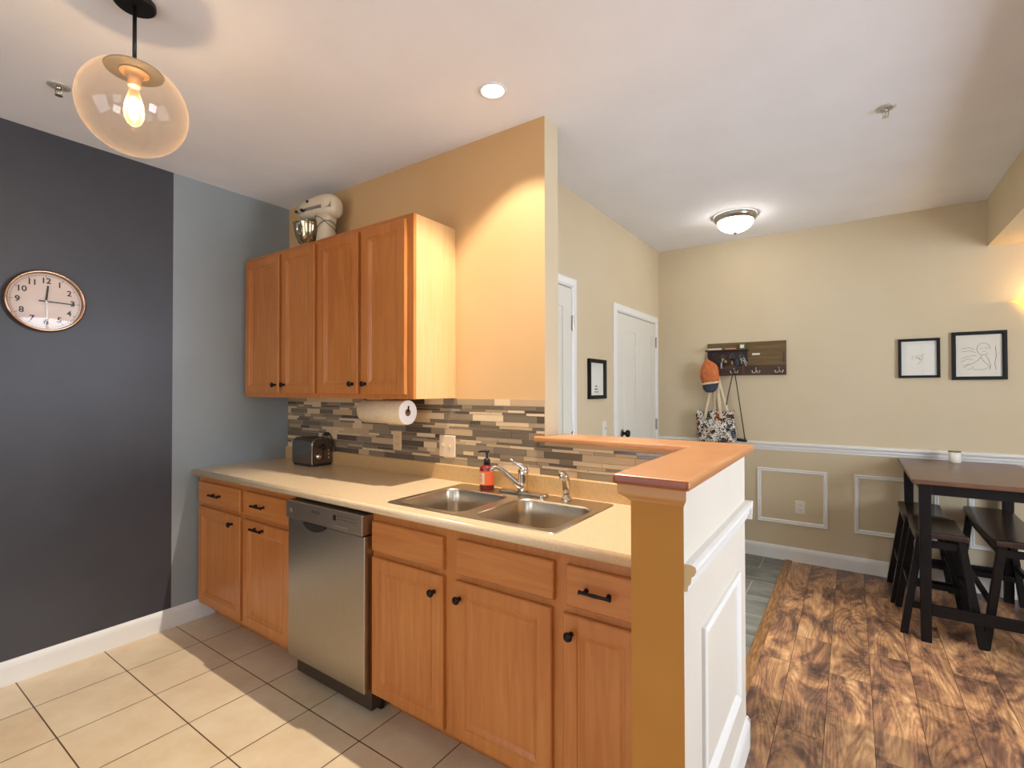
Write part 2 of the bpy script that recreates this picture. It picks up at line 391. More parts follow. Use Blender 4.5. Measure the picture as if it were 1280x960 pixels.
for i, w in enumerate(WR): window(i+1, 'x', XR, *w, M_sky if i else M_sky2)
for i, w in enumerate(WFr): window(i+3, 'y', YF, *w, M_sky2)

# baseboards, chair rails, panel mouldings
BB = [(0, 0), (.014, 0), (.014, .085), (.011, .1), (.005, .112), (0, .115)]
def mirror(pr, base, sgn): return [(base+sgn*u, z) for u, z in pr]
struct(MB().extrude(mirror(BB, 0, 1), YF, -.502, 'y').build('baseboard_left', M_white))
struct(MB().extrude(mirror(BB, YB, -1), XH, XR, 'x').build('baseboard_back', M_white))
struct(MB().extrude(mirror(BB, 3.018, 1), -.7376, .145, 'y').build('baseboard_pony', M_white))
struct(MB().extrude(mirror(BB, .129, 1), 2.17, 3.032, 'x').build('baseboard_pony_rear', M_white))
struct(MB().extrude(mirror(BB, XR, -1), YF, YB, 'y').build('baseboard_right', M_white))
RAIL = [(0, -.035), (.008, -.033), (.010, -.018), (.016, -.012), (.018, .004), (.026, .012), (.030, .022), (.028, .032), (.018, .036), (0, .036)]
struct(MB().extrude([(YB-u, .942+z) for u, z in RAIL], XH, XR, 'x').build('trim_2', M_white))
m = MB(); m.extrude([(3.018+u, .940+z) for u, z in RAIL], -.735, .129, 'y'); m.extrude([(.129+u, .940+z) for u, z in RAIL], 3.0, 3.044, 'x')
o = m.build('trim_3', [M_white, mat('raw_moulding_end', 'cfae78', .6)]); struct(o)
for p in o.data.polygons:
    if p.center.y < -.734: p.material_index = 1
def panel_moulding(name, loc, rz, w, h, base, t=.032):
    """rectangular picture-frame moulding in local x/z, standing off -y"""
    m = MB(); rs = []
    for ins, d in ((0, 0), (0, .010), (.006, .014), (.014, .010), (.022, .012), (t-.004, .005), (t, 0)):
        rs.append([(ins, -d, ins), (w-ins, -d, ins), (w-ins, -d, h-ins), (ins, -d, h-ins)])
    m.rings(rs, closed=True)
    o = m.build(name, base); o.location = loc; o.rotation_euler = (0, 0, rz); struct(o)
for i, (x0, x1) in enumerate(((2.70, 3.21), (3.385, 3.885), (4.045, 4.56), (4.72, 5.22))):
    panel_moulding('trim_%d' % (4+i), (x0, YB, .301), 0, x1-x0, .455, M_white)
panel_moulding('trim_8', (3.018, -.562, .27), R(90), .53, .475, M_white, .036)
# moulding under the bar ledge
MOULD = [(0, 1.122), (.004, 1.123), (.010, 1.130), (.024, 1.140), (.028, 1.146), (.028, 1.1715), (0, 1.1715)]
m = MB(); m.rings([[(2.8775-u, -.7376-u, z) for u, z in MOULD], [(3.018+u*.5, -.7376-u, z) for u, z in MOULD]])
m.rings([[(2.8775-u, 0, z) for u, z in MOULD], [(2.8775-u, -.7376-u, z) for u, z in MOULD]])
struct(m.build('trim_9', mat('moulding_honey', 'c9955c', .5)))

# ------------------------------------------------------------------ doors in the hall
def door_leaf(m, w, h, y=0):
    """two tall recessed panels over two short ones, front at -y"""
    m.box(0, w, y, y+.035, 0, h)
def hall_door(name, y0, y1, ztop, hinge, panels=True, casing_left=True, knob=None):
    root = bpy.data.objects.new(name, None); C.objects.link(root); struct(root)
    root.location = (XH, y0, 0); root.rotation_euler = (0, 0, R(90))
    w = y1-y0; cs = .065
    m = MB()
    CAS = [(0, 0), (0, .010), (.012, .016), (.05, .018), (.058, .014), (cs, .008), (cs, 0)]
    # casing as three mitred runs in local x (width), z; standing off -y
    def run(pts):
        m.rings([[p for p in r] for r in pts])
    L = [[(u, -d, 0) for u, d in CAS], [(u, -d, ztop-u) for u, d in CAS]]
    Rr = [[(w-u, -d, 0) for u, d in CAS], [(w-u, -d, ztop-u) for u, d in CAS]]
    T = [[(u, -d, ztop-u) for u, d in CAS], [(w-u, -d, ztop-u) for u, d in CAS]]
    run(L); run(Rr); run(T)
    m.build('door_casing', M_white, root)
    j = MB(); j.box(cs, w-cs, -.0025, 0.0, 0, ztop-cs); j.build('door_gap_shade', mat('door_gap', '4a453c', .7), root)  # dark sheet behind the leaf, colouring in the shade of the gap
    g = MB(); x0, x1, zt = cs+.005, w-cs-.005, ztop-cs-.006
    W_ = x1-x0
    # stiles and rails with sunk panels
    fr = .12 if W_ > .5 else .10
    mid = (x0+x1)/2
    pz = ((.22, .80), (.93, zt-.13))
    g.box(x0, x0+fr, -.009, -.0026, .01, zt); g.box(x1-fr, x1, -.009, -.0026, .01, zt); g.box(mid-.05, mid+.05, -.009, -.0026, .01, zt)
    for a, b in ((x0+fr, mid-.05), (mid+.05, x1-fr)):
        g.box(a, b, -.009, -.0026, .01, pz[0][0]); g.box(a, b, -.009, -.0026, pz[0][1], pz[1][0]); g.box(a, b, -.009, -.0026, pz[1][1], zt)
        for z0, z1 in pz:
            rs = [[(a+i, -d, z0+i), (b-i, -d, z0+i), (b-i, -d, z1-i), (a+i, -d, z1-i)] for i, d in ((0, .0035), (.012, .0035), (.03, .0078))]
            g.rings(rs, cap0=False)
    g.build('door_leaf', M_whited, root)
    for z in (.25, 1.1, 1.86):
        hm = MB(); hx = w-cs if hinge > 0 else cs
        hm.lathe([(.0065, z-.05), (.0065, z+.05)], (hx, -.016, 0), 10); hm.box(hx-.012, hx+.014, -.0185, -.009, z-.044, z+.044)
        hm.build('hinge', M_nickel, root)
    if knob:
        k = MB(); k.smooth = True
        k.lathe([(.03, .009), (.03, .014), (.012, .018), (.012, .04), (.026, .048), (.030, .06), (.024, .072), (.001, .076)], (knob, 0, 1.072), 20, 'y')
        k.build('door_handle', M_black, root)
        k = MB(); k.smooth = True; k.lathe([(.033, .009), (.033, .013), (.031, .015)], (knob, 0, 1.072), 24, 'y'); k.build('handle_rose', M_nickel, root)
hall_door('door_1', .17, .925, 2.155, 1)
hall_door('door_2', 1.55, 2.60, 2.10, 1, knob=.155)

# ------------------------------------------------------------------ cabinets
def panel_door(name, x0, x1, z0, z1, yf, parent, flat=False, mtl=None):
    """recessed panel door whose front is at yf"""
    m = MB(); b = yf+.019
    if flat: prof = [(0, b), (0, yf+.004), (.004, yf)]
    else: prof = [(0, b), (0, yf+.004), (.004, yf), (.050, yf), (.053, yf+.0035), (.058, yf+.0035), (.074, yf+.0105)]
    rs = [[(x0+i, y, z0+i), (x1-i, y, z0+i), (x1-i, y, z1-i), (x0+i, y, z1-i)] for i, y in prof]
    m.rings(rs)
    o = m.build(name, [mtl or M_wood], parent)
    return o
def knob(x, z, yf, parent):
    m = MB(); m.smooth = True
    m.lathe([(.008, 0), (.008, .003), (.0055, .006), (.0055, .014), (.013, .018), (.0155, .023), (.014, .028), (.006, .031), (.0005, .0315)], (x, yf, z), 18, 'y')
    return m.build('knob', M_black, parent)
def bar_pull(x, z, yf, parent, w=.105):
    m = MB(); m.smooth = True
    for s in (-1, 1):
        m.lathe([(.0075, 0), (.0075, .004), (.005, .007), (.005, .022)], (x+s*w*.36, yf, z), 12, 'y')
    y = yf-.025
    m.tube([(x-w/2, y, z), (x-w*.45, y, z), (x-w*.2, y-.001, z), (x, y-.002, z), (x+w*.2, y-.001, z), (x+w*.45, y, z), (x+w/2, y, z)], [.0075, .0055, .0052, .0062, .0052, .0055, .0075], 10)
    return m.build('handle', M_black, parent)
def base_cabinet(label, x0, x1, doors, drawers, left_end=False):
    t = thing('base_cabinet', label, 'cabinet', (x0, -.60, 0), 0, None)
    w = x1-x0; m = MB()
    m.box(0, w, .0, .018, .105, .895); m.box(0, .018, .018, .575, .105, .895); m.box(w-.018, w, .018, .575, .105, .895); m.box(.018, w-.018, .018, .575, .105, .123); m.box(.018, w-.018, .565, .575, .123, .895)
    m.box(.0, w, .100, .115, .001, .105)
    m.build('body', M_wood, t)
    ob = []
    for a, b, z0, z1, kx, kz, pull in doors:
        d = panel_door('door', a-x0, b-x0, z0, z1, -.020, t)
        if pull: bar_pull(kx-x0, kz, -.020, d)
        else: knob(kx-x0, kz, -.020, d)
    for a, b, z0, z1, px_ in drawers:
        d = panel_door('drawer', a-x0, b-x0, z0, z1, -.020, t, True, M_woodh)
        if px_: bar_pull(px_-x0, (z0+z1)/2, -.020, d)
    return t
base_cabinet('orange maple base cabinet beside the dark wall, two drawers over two doors', .022, 1.062,
             [(.05, .552, .13, .71, .468, .66, False), (.585, 1.04, .13, .706, .755, .672, True)],
             [(.05, .55, .735, .862, .285), (.587, 1.04, .735, .862, .765)])
base_cabinet('wide orange maple sink cabinet right of the dishwasher with plain false drawers', 1.655, 2.585,
             [(1.668, 2.079, .118, .705, 2.035, .64, False), (2.14, 2.556, .118, .705, 2.165, .643, False)],
             [(1.668, 2.079, .730, .857, None), (2.146, 2.565, .732, .860, None)])
base_cabinet('narrow orange maple base cabinet against the post, one drawer with a black pull', 2.585, 2.8765,
             [(2.600, 2.862, .118, .702, 2.632, .642, False)], [(2.612, 2.862, .728, .858, 2.724)])
def upper_cabinet(label, x0, x1, doors, side):
    t = thing('wall_cabinet', label, 'cabinet', (x0, 0, 1.376), 0, 'maple wall cabinets hung over the worktop')
    w = x1-x0; h = .92
    m = MB(); m.box(0, w-(.004 if side else 0), -.295, -.001, 0, h-.001); m.build('body', M_side, t)
    m = MB(); m.box(0, w, -.314, -.2955, -.001, h); m.build('face_frame', M_wood, t)
    if side: m = MB(); m.box(w-.0035, w, -.295, -.001, 0, h-.001); m.build('side_panel', M_side, t)
    for a, b, kx in doors:
        d = panel_door('door', a-x0, b-x0, .024, .895, -.335, t); knob(kx-x0, .078, -.335, d)
    return t
upper_cabinet('left double-door maple wall cabinet in the corner by the grey wall', .012, .834, [(.04, .440, .408), (.476, .812, .51)], False)
upper_cabinet('right double-door maple wall cabinet with a pale side panel', .836, 1.605, [(.855, 1.203, 1.165), (1.235, 1.565, 1.27)], True)

# dishwasher
t = thing('dishwasher', 'stainless steel dishwasher with a scooped handle under the worktop', 'dishwasher', (1.075, -.60, 0))
w = .578
MB().box(.003, w-.012, .005, .55, .02, .872).build('body', mat('dishwasher_tub', '4a3a2a', .5, .3), t)
m = MB(); m.box(0, w, -.045, .004, .118, .790); m.build('door', M_steel, t, bevel=.004)
m = MB(); hx0, hx1 = .15, .315
m.box(0, w, -.058, .004, .796, .882)
cp = m.build('control_panel', M_dwpanel, t, bevel=.003)
m = MB(); n_ = 16
low = [((hx0+hx1)/2 + (hx1-hx0)/2*math.cos(PI+PI*k/n_), -.0615, .797+.036*math.sin(PI+PI*k/n_)) for k in range(n_+1)]
m.rings([low, [(x, -.046, z) for x, y, z in low]]); m.build('handle', mat('dark_recess', '39332c', .4, .5), cp)
m = MB(); m.box(.378, .398, -.0592, -.0575, .838, .862); m.build('display', M_blackp, cp)
m = MB()
for i, xx in enumerate((.412, .435, .458, .481, .504, .527)):
    for zz in (.845, .860): m.box(xx, xx+.012, -.0588, -.0575, zz, zz+.003)
m.build('button', mat('dw_print', '4b4138', .5), cp)
m = MB(); m.box(.385, .485, -.0600, -.0575, .812, .819); m.build('label_strip', mat('dw_strip', 'b7a68d', .35, .7), cp)
m = MB(); m.lathe([(.012, 0), (.012, .0012)], (.045, -.058, .838), 16, 'y'); m.build('badge', mat('dw_badge', 'b09c80', .4, .6), cp)
m = MB(); text_mb(m, 'BOSCH', .019, lambda x, y, z: (.245+x, -.0582-z, .852+y), .0005); m.build('logo', mat('dw_print', '4b4138', .5), cp)
MB().box(.01, w-.01, .055, .07, .002, .115).build('kick_plate', M_blackp, t)

# worktop with the sink cut-out, rounded front edge, and its low splashback
SX0, SX1, SY0, SY1 = 1.700, 2.545, -.572, -.052
ZT = .932
def countertop():
    X0, X1, Y0, Y1 = .0015, 2.876, -.622, -.002
    hx0, hx1, hy0, hy1 = SX0+.03, SX1-.03, SY0+.03, SY1-.03
    m = MB(); xs = [X0, hx0, hx1, X1]; ys = [Y0, hy0, hy1, Y1]; zb = ZT-.035
    idx = {}
    vs_ = []
    for k, z in enumerate((zb, ZT)):
        for i, x in enumerate(xs):
            for j, y in enumerate(ys): idx[i, j, k] = len(vs_); vs_.append((x, y, z))
    fs = []
    for i in range(3):
        for j in range(3):
            if i == 1 and j == 1: continue
            fs.append([idx[i, j, 1], idx[i+1, j, 1], idx[i+1, j+1, 1], idx[i, j+1, 1]])
            fs.append([idx[i, j+1, 0], idx[i+1, j+1, 0], idx[i+1, j, 0], idx[i, j, 0]])
    for (a, b) in (((1, 1), (2, 1)), ((2, 1), (2, 2)), ((2, 2), (1, 2)), ((1, 2), (1, 1))):
        fs.append([idx[a[0], a[1], 0], idx[b[0], b[1], 0], idx[b[0], b[1], 1], idx[a[0], a[1], 1]])
    for i in range(3): fs.append([idx[i, 3, 0], idx[i+1, 3, 0], idx[i+1, 3, 1], idx[i, 3, 1]])
    for j in range(3):
        for i in (0, 3): fs.append([idx[i, j, 0], idx[i, j+1, 0], idx[i, j+1, 1], idx[i, j, 1]])
    m.add(vs_, fs)
    t = tag(m.build('worktop', M_counter), 'speckled beige laminate worktop running from the grey wall to the post', 'worktop')
    e = MB(); e.smooth = True
    prof = [(-.622, zb), (-.632, zb), (-.638, zb+.004), (-.6405, zb+.012), (-.6405, zb+.021), (-.637, zb+.029), (-.630, zb+.0335), (-.622, ZT)]
    e.extrude(prof, X0, X1, 'x'); e.build('front_edge', M_counter, t)
    s = MB(); s.smooth = False
    s.extrude([(-.024, ZT+.0003), (-.024, ZT+.080), (-.020, ZT+.0845), (-.0085, ZT+.0845), (-.0085, ZT+.0003)], .0015, 2.876, 'x'); s.build('splashback', M_counterb, t)
countertop()

# mosaic backsplash
def mosaic():
    rnd = random.Random(21)
    cols = ['5c4f42', '746451', '84735d', '948166', 'a8916f', 'c2a47c', 'd8bb90', 'e0c59c']
    wts = [10, 16, 18, 14, 6, 9, 14, 9]
    mats = [mat('mosaic_grout', 'c3a67c', .7)]
    for i, c in enumerate(cols): mats.append(mat('mosaic_%d' % i, c, .14 if i < 4 else .42))
    m = MB()
    zones = [(.003, 2.1675, ZT+.075, 1.374), (2.1675, 2.8765, ZT+.075, 1.1705)]
    for x0, x1, z0, z1 in zones: m.cur = 0; m.box(x0, x1, -.0035, -.0005, z0, z1)
    hs = [.034, .021, .013, .013, .034, .021, .0145, .013]
    z = 1.374; i = 0
    while z > ZT+.07:
        h = hs[i % 8]; i += 1; zz0 = max(z-h, ZT+.075)
        if z-zz0 < .003: break
        x = .003 - rnd.random()*.1
        while x < 2.8765:
            L = rnd.choice([.07, .10, .145, .145, .20]) if h < .025 else rnd.choice([.10, .145, .20, .25])
            a, b = max(x, .003), min(x+L, 2.8765); x += L
            if b-a < .004: continue
            c = rnd.choices(range(8), wts)[0]
            top = z-.001
            segs = [(a, b)]
            if z > 1.1705:
                b = min(b, 2.1675)
                if b-a < .004: continue
            if zz0 < 1.1705 < z and b > 2.1675: b = min(b, 2.1675)
            if b-a < .004: continue
            m.cur = c+1
            m.box(a+.0008, b-.0008, -.0075, -.0035, zz0+.0008, top)
        z -= h
    tag(m.build('backsplash', mats), 'mosaic backsplash of thin brown, taupe and cream strip tiles above the worktop', 'backsplash')
mosaic()

# bar ledge
poly = [(2.118, -.032), (2.848, -.032), (2.848, -.80), (3.050, -.80), (3.050, .172), (2.13, .172), (2.10, .150), (2.172, .131), (2.170, -.003), (2.118, -.003)]
poly = [(2.118, -.032), (2.848, -.032), (2.848, -.80), (3.050, -.80), (3.050, .172), (2.172, .172), (2.172, -.0085), (2.118, -.0085)]
m = MB(); m.prism(poly, 1.1722, 1.2002)
o = m.build('bar_ledge', [M_cap, M_capend], bevel=.010, seg=4); tag(o, 'orange oak bar ledge capping the L-shaped half wall', 'ledge')
for p in o.data.polygons:
    if p.normal.y < -.9 and p.center.y < -.7: p.material_index = 1

# ------------------------------------------------------------------ sink, tap, sprayer, soap
def sink():
    t = thing('kitchen_sink', 'double-bowl stainless steel sink set into the worktop', 'sink', (SX0, SY0, ZT))
    w, d = SX1-SX0, SY1-SY0
    b1 = (.030, .395, .030, .400); b2 = (.448, w-.030, .030, .400)
    bm = bmesh.new(); z = .0035
    def loop(pts, z): 
        vs_ = [bm.verts.new((x, y, z)) for x, y in pts]
        return vs_, [bm.edges.new((vs_[i], vs_[(i+1) % len(vs_)])) for i in range(len(vs_))]
    ov, oe = loop(rrect(.004, w-.004, .004, d-.004, .018), z)
    e1 = loop(rrect(*b1, .06), z); e2 = loop(rrect(*b2, .06), z)
    bmesh.ops.triangle_fill(bm, edges=oe+e1[1]+e2[1], use_beauty=True)
    # outer lip
    lv = [bm.verts.new((x, y, .0006)) for x, y in rrect(0, w, 0, d, .022)]
    n = len(ov)
    for i in range(n): bm.faces.new((lv[i], lv[(i+1) % n], ov[(i+1) % n], ov[i]))
    bmesh.ops.recalc_face_normals(bm, faces=bm.faces)
    me = bpy.data.meshes.new('sink_deck'); bm.to_mesh(me); bm.free(); me.materials.append(M_sink)
    dk = bpy.data.objects.new('deck', me); C.objects.link(dk); dk.parent = t
    for b in (b1, b2):
        m = MB(); m.smooth = True; rs = []
        for ins, zz, r in ((0, .0035, .06), (.004, .0015, .058), (.008, -.006, .056), (.010, -.08, .055), (.014, -.135, .052), (.024, -.158, .045), (.045, -.170, .035), (.07, -.173, .03)):
            rs.append([(x, y, zz) for x, y in rrect(b[0]+ins, b[1]-ins, b[2]+ins, b[3]-ins, r)])
        m.rings(rs, cap0=False)
        bo = m.build('bowl', M_sink, t)
        cx, cy = (b[0]+b[1])/2, (b[2]+b[3])/2
        q = MB(); q.smooth = True; q.lathe([(.044, -.1725), (.043, -.1700), (.036, -.171), (.030, -.1722), (.001, -.1722)], (cx, cy, 0), 24); q.build('drain', M_chrome, bo)
sink()
t = thing('faucet', 'chrome single-lever kitchen faucet behind the sink bowls', 'faucet', (2.108, -.100, ZT+.004))
m = MB(); m.rings([[(x, y, z) for x, y in rrect(-.135+i, .135-i, -.028+i, .028-i, .026-i)] for i, z in ((0, 0), (0, .006), (.004, .011), (.01, .013))]); m.build('base_plate', M_chrome, t, smooth=False)
m = MB(); m.smooth = True; m.lathe([(.026, .012), (.025, .02), (.022, .03), (.0235, .075), (.025, .09), (.025, .105), (.020, .116), (.008, .122), (.001, .123)], (0, 0, 0), 24); m.build('body', M_chrome, t)
m = MB(); m.smooth = True
m.tube([(0, -.006, .030), (-.022, -.024, .052), (-.046, -.044, .080), (-.066, -.062, .104), (-.084, -.076, .120), (-.097, -.087, .126), (-.108, -.096, .122), (-.112, -.099, .108)], [.019, .017, .0145, .012, .0105, .010, .0115, .0115], 14); m.build('spout', M_chrome, t)
m = MB(); m.smooth = True
m.tube([(.010, .004, .100), (.004, .0, .122), (-.012, -.007, .134), (-.028, -.014, .140), (-.044, -.022, .148), (-.052, -.026, .158), (-.053, -.027, .163)], [.019, .016, .010, .006, .0055, .0085, .008], 12, flat=None); m.build('lever', M_chrome, t)
t = thing('side_sprayer', 'small chrome side sprayer standing right of the faucet', 'sprayer', (2.335, -.098, ZT+.004))
m = MB(); m.smooth = True; m.lathe([(.026, 0), (.026, .004), (.020, .012), (.014, .018), (.013, .024)], n=20); m.build('base', M_chrome, t)
m = MB(); m.smooth = True; m.tube([(0, 0, .02), (0, 0, .05), (-.002, 0, .08), (-.006, -.004, .098), (-.016, -.010, .108), (-.028, -.018, .106)], [.013, .0185, .018, .019, .0195, .016], 14); m.build('spray_head', M_chrome, t)

t = thing('soap_bottle', 'red hand soap bottle with orange label and black pump on the sink rim', 'soap bottle', (1.893, -.098, ZT+.0036))
M_soap = mat('red_soap', '7a1d12', .12, 0, .6)
m = MB(); m.smooth = True; m.lathe([(.033, 0), (.036, .004), (.036, .098), (.033, .108), (.022, .114), (.014, .117), (.014, .122)], n=28); m.build('bottle', M_soap, t)
def arc_label(r, a0, a1, z0, z1, mtl, name, par, n=14):
    m = MB(); m.smooth = True; vs_ = []; fs = []
    for k in range(n+1):
        a = R(a0+(a1-a0)*k/n)
        for z in (z0, z1): vs_.append((r*math.cos(a), r*math.sin(a), z))
    for k in range(n): fs.append((2*k, 2*k+2, 2*k+3, 2*k+1))
    m.add(vs_, fs); return m.build(name, mtl, par)
lb = arc_label(.0364, -180, 30, .022, .090, mat('orange_label', 'ef6c3a', .5), 'label', t, 24)
arc_label(.0368, -128, -72, .026, .082, mat('cream_label', 'ecc9a0', .5), 'label_panel', lb)
m = MB()
for k, (wd, z) in enumerate(((24, .072), (30, .064), (20, .056), (30, .046), (26, .038))):
    vs_ = []
    for q in range(5):
        a = R(-122+wd*q/4)
        for zz in (z, z+.0026): vs_.append((.0371*math.cos(a), .0371*math.sin(a), zz))
    m.add(vs_, [(2*q, 2*q+2, 2*q+3, 2*q+1) for q in range(4)])
m.build('label_print', mat('label_ink', 'c0502a', .5), lb)
m = MB(); m.smooth = True; m.lathe([(.0165, .118), (.0165, .142), (.012, .148), (.005, .149), (.005, .176), (.012, .178), (.012, .187), (.002, .189)], n=20)
m.tube([(0, 0, .183), (-.02, -.012, .184), (-.036, -.022, .179)], [.006, .0055, .004], 8); m.build('pump', M_blackp, t)

# ------------------------------------------------------------------ toaster, paper towel, plates
t = thing('toaster', 'brushed steel and black two-slice toaster in the worktop corner', 'toaster', (.333, -.176, ZT+.0005))
L, D, H = .222, .155, .178
def tprof(ins, n=6):
    pts = [(ins, .016)]
    r = .04
    pts += [(ins+r-r*math.cos(R(90*k/n)), H-ins-r+r*math.sin(R(90*k/n))) for k in range(n+1)]
    pts += [(D-ins-r+r*math.sin(R(90*k/n)), H-ins-r+r*math.cos(R(90*k/n))) for k in range(n+1)]
    pts += [(D-ins, .016)]
    return pts
m = MB(); m.rings([[(x, u, z) for u, z in tprof(i)] for x, i in ((.0, .004), (.004, 0), (L-.004, 0), (L, .004))])
m.build('body', mat('toaster_steel', '8b8580', .22, 1), t)
m = MB(); m.rings([[(x, u, z) for u, z in tprof(i)] for x, i in ((-.006, .008), (-.0005, .004))]); m.build('end_cap', M_blackp, t)
m = MB(); m.rings([[(x, y, z) for x, y in rrect(.004+i, L-.004-i, .004+i, D-.004-i, .02)] for i, z in ((.0, .0), (-.003, .006), (-.003, .016))]); m.build('base', M_blackp, t)
m = MB(); m.box(.03, L-.03, .038, .062, H-.001, H+.0012); m.box(.03, L-.03, D-.062, D-.038, H-.001, H+.0012); m.build('slot', mat('toaster_slot', '0c0a09', .6), t)
m = MB(); pf = tprof(.010); m.rings([[(x, u, z) for u, z in pf] for x in (L+.0003, L+.005)]); cp = m.build('control_panel', mat('toaster_panel', '6e6258', .2, .9), t)
for zz in (.05,):
    m = MB(); m.smooth = True; m.lathe([(.018, .005), (.018, .012), (.014, .018), (.001, .019)], (L, D*.27, .062), 20, 'x'); m.build('dial', M_chrome, cp)
m = MB()
for zz in (.05, .075, .1):
    m.lathe([(.007, .005), (.007, .009), (.001, .0095)], (L, D*.75, zz), 12, 'x')
m.build('button', M_chrome, cp)
m = MB(); m.box(L+.0051, L+.0056, D*.5-.004, D*.5+.004, .04, .145); m.build('lever_track', M_blackp, cp)
m = MB(); m.box(L+.005, L+.028, D*.5-.02, D*.5+.02, .118, .130); m.build('lever', M_blackp, t, bevel=.003)
m = MB(); m.smooth = True; pts = [(L-.03, D+.0, .03), (L-.01, D+.004, .05), (L+.012, D+.002, .075), (L+.03, D-.012, .095), (L-.055+.03, D-.02, .16), (L-.055, D-.018, .215)]
m = MB(); m.smooth = True; m.tube([(L-.01, D-.002, .05), (L+.012, D+.003, .06), (L+.022, D-.0, .09), (L+.01, D-.004, .135), (L-.022, D-.002, .185), (L-.045, D-.001, .205)], .0032, 8); m.build('power_cord', M_blackp, t)

def wall_plate(name, label, cat, loc, rz, w=.070, h=.115, col='d9b888', kind='outlet'):
    t = thing(name, label, cat, loc, rz)
    m = MB(); m.rings([[(x, -y, z) for x, z in rrect(-w/2+i, w/2-i, -h/2+i, h/2-i, .004)] for i, y in ((0, 0), (0, .003), (.004, .006))]); pm = mat('plate_'+col, col, .4)
    m.build('plate', pm, t)
    if kind == 'outlet':
        for s in (-1, 1):
            f = MB(); f.rings([[(x, -y, z) for x, z in rrect(-.017, .017, s*.020-.014, s*.020+.014, .008)] for y in (.0061, .0078)])
            f = f.build('socket', mat('socket_'+col, col, .35), t)
            g = MB(); g.box(-.0075, -.0055, -.0082, -.0079, s*.020-.001, s*.020+.007); g.box(.0055, .0075, -.0082, -.0079, s*.020-.001, s*.020+.007)
            g.lathe([(.0024, .0079), (.0024, .0082)], (0, 0, s*.020-.007), 10, 'y'); g.build('slot', M_blackp, f)
    else:
        n = kind
        for i in range(n):
            x = (i-(n-1)/2)*.046
            f = MB(); f.box(x-.005, x+.005, -.0068, -.0061, -.012, .012)
            f.hexa([(x-.005, -.0069, -.006), (x+.005, -.0069, -.006), (x+.005, -.0069, .008), (x-.005, -.0069, .008)], [(x-.0045, -.022, .006), (x+.0045, -.022, .006), (x+.0045, -.022, .014), (x-.0045, -.022, .014)])
            f.build('toggle', mat('socket_'+col, col, .35), t)
    return t
wall_plate('power_outlet', 'tan wall outlet in the mosaic behind the toaster with a black plug in it', 'outlet', (.50, -.0078, 1.105), 0)
wall_plate('power_outlet', 'tan wall outlet in the mosaic beneath the paper towel roll', 'outlet', (1.157, -.0078, 1.122), 0)
wall_plate('light_switch', 'double toggle light switch plate in the mosaic left of the soap bottle', 'switch', (1.553, -.0078, 1.114), 0, w=.115, h=.118, col='e2c9a6', kind=2)
wall_plate('power_outlet', 'white wall outlet inside the white panel moulding on the back wall', 'outlet', (3.018, YB-.0005, .450), 0, w=.072, h=.105, col='dcd6c8')
wall_plate('light_switch', 'white toggle switch on the hall wall left of the far door', 'switch', (XH+.0005, 1.383, 1.128), R(90), col='ddd8c8', kind=1)
t = thing('power_plug', 'black power plug in the outlet behind the toaster', 'plug', (.494, -.0163, 1.128))
m = MB(); m.smooth = True; m.lathe([(.013, 0), (.014, .012), (.012, .026), (.006, .034), (.003, .038)], n=14, ax='y'); m.build('plug_body', M_blackp, t)
m = MB(); m.smooth = True; m.tube([(0, -.034, 0), (0, -.042, -.004), (.001, -.040, -.02), (.002, -.03, -.045), (.003, -.02, -.07), (.01, -.012, -.095)], .003, 8); m.build('cord', M_blackp, t)

t = thing('paper_towel_roll', 'paper towel roll hung under the right wall cabinet', 'paper towels', (1.068, -.165, 1.300))
M_paper = noise_mat('paper_towel', 'e3cda6', 'ecd8b4', nscale=60, rough=.9, bump=.2, bscale=200); M_paperend = mat('paper_end', 'eeece6', .85)
m = MB(); m.smooth = True; m.lathe([(.020, .000), (.066, .0), (.066, .340), (.0655, .342), (.020, .342)], ax='x', n=40, cap0=False, cap1=False)
o = m.build('roll', [M_paper, M_paperend], t)
for p in o.data.polygons:
    p.use_smooth = abs(p.normal.x) < .5
    if abs(p.normal.x) > .5: p.material_index = 1
m = MB(); m.smooth = True; m.lathe([(.0195, .002), (.0195, .3415)], ax='x', n=24, cap0=True, cap1=True); m.build('core', mat('cardboard', '6f5238', .8), t)
m = MB(); m.smooth = True
m.tube([(-.012, 0, .0755), (-.012, 0, .0), (-.004, 0, 0), (.17, 0, .0), (.338, 0, 0), (.3455, 0, .004), (.3465, 0, .036)], .004, 8); m.box(-.02, .05, -.012, .012, .0725, .0755); m.build('holder', M_black, t)

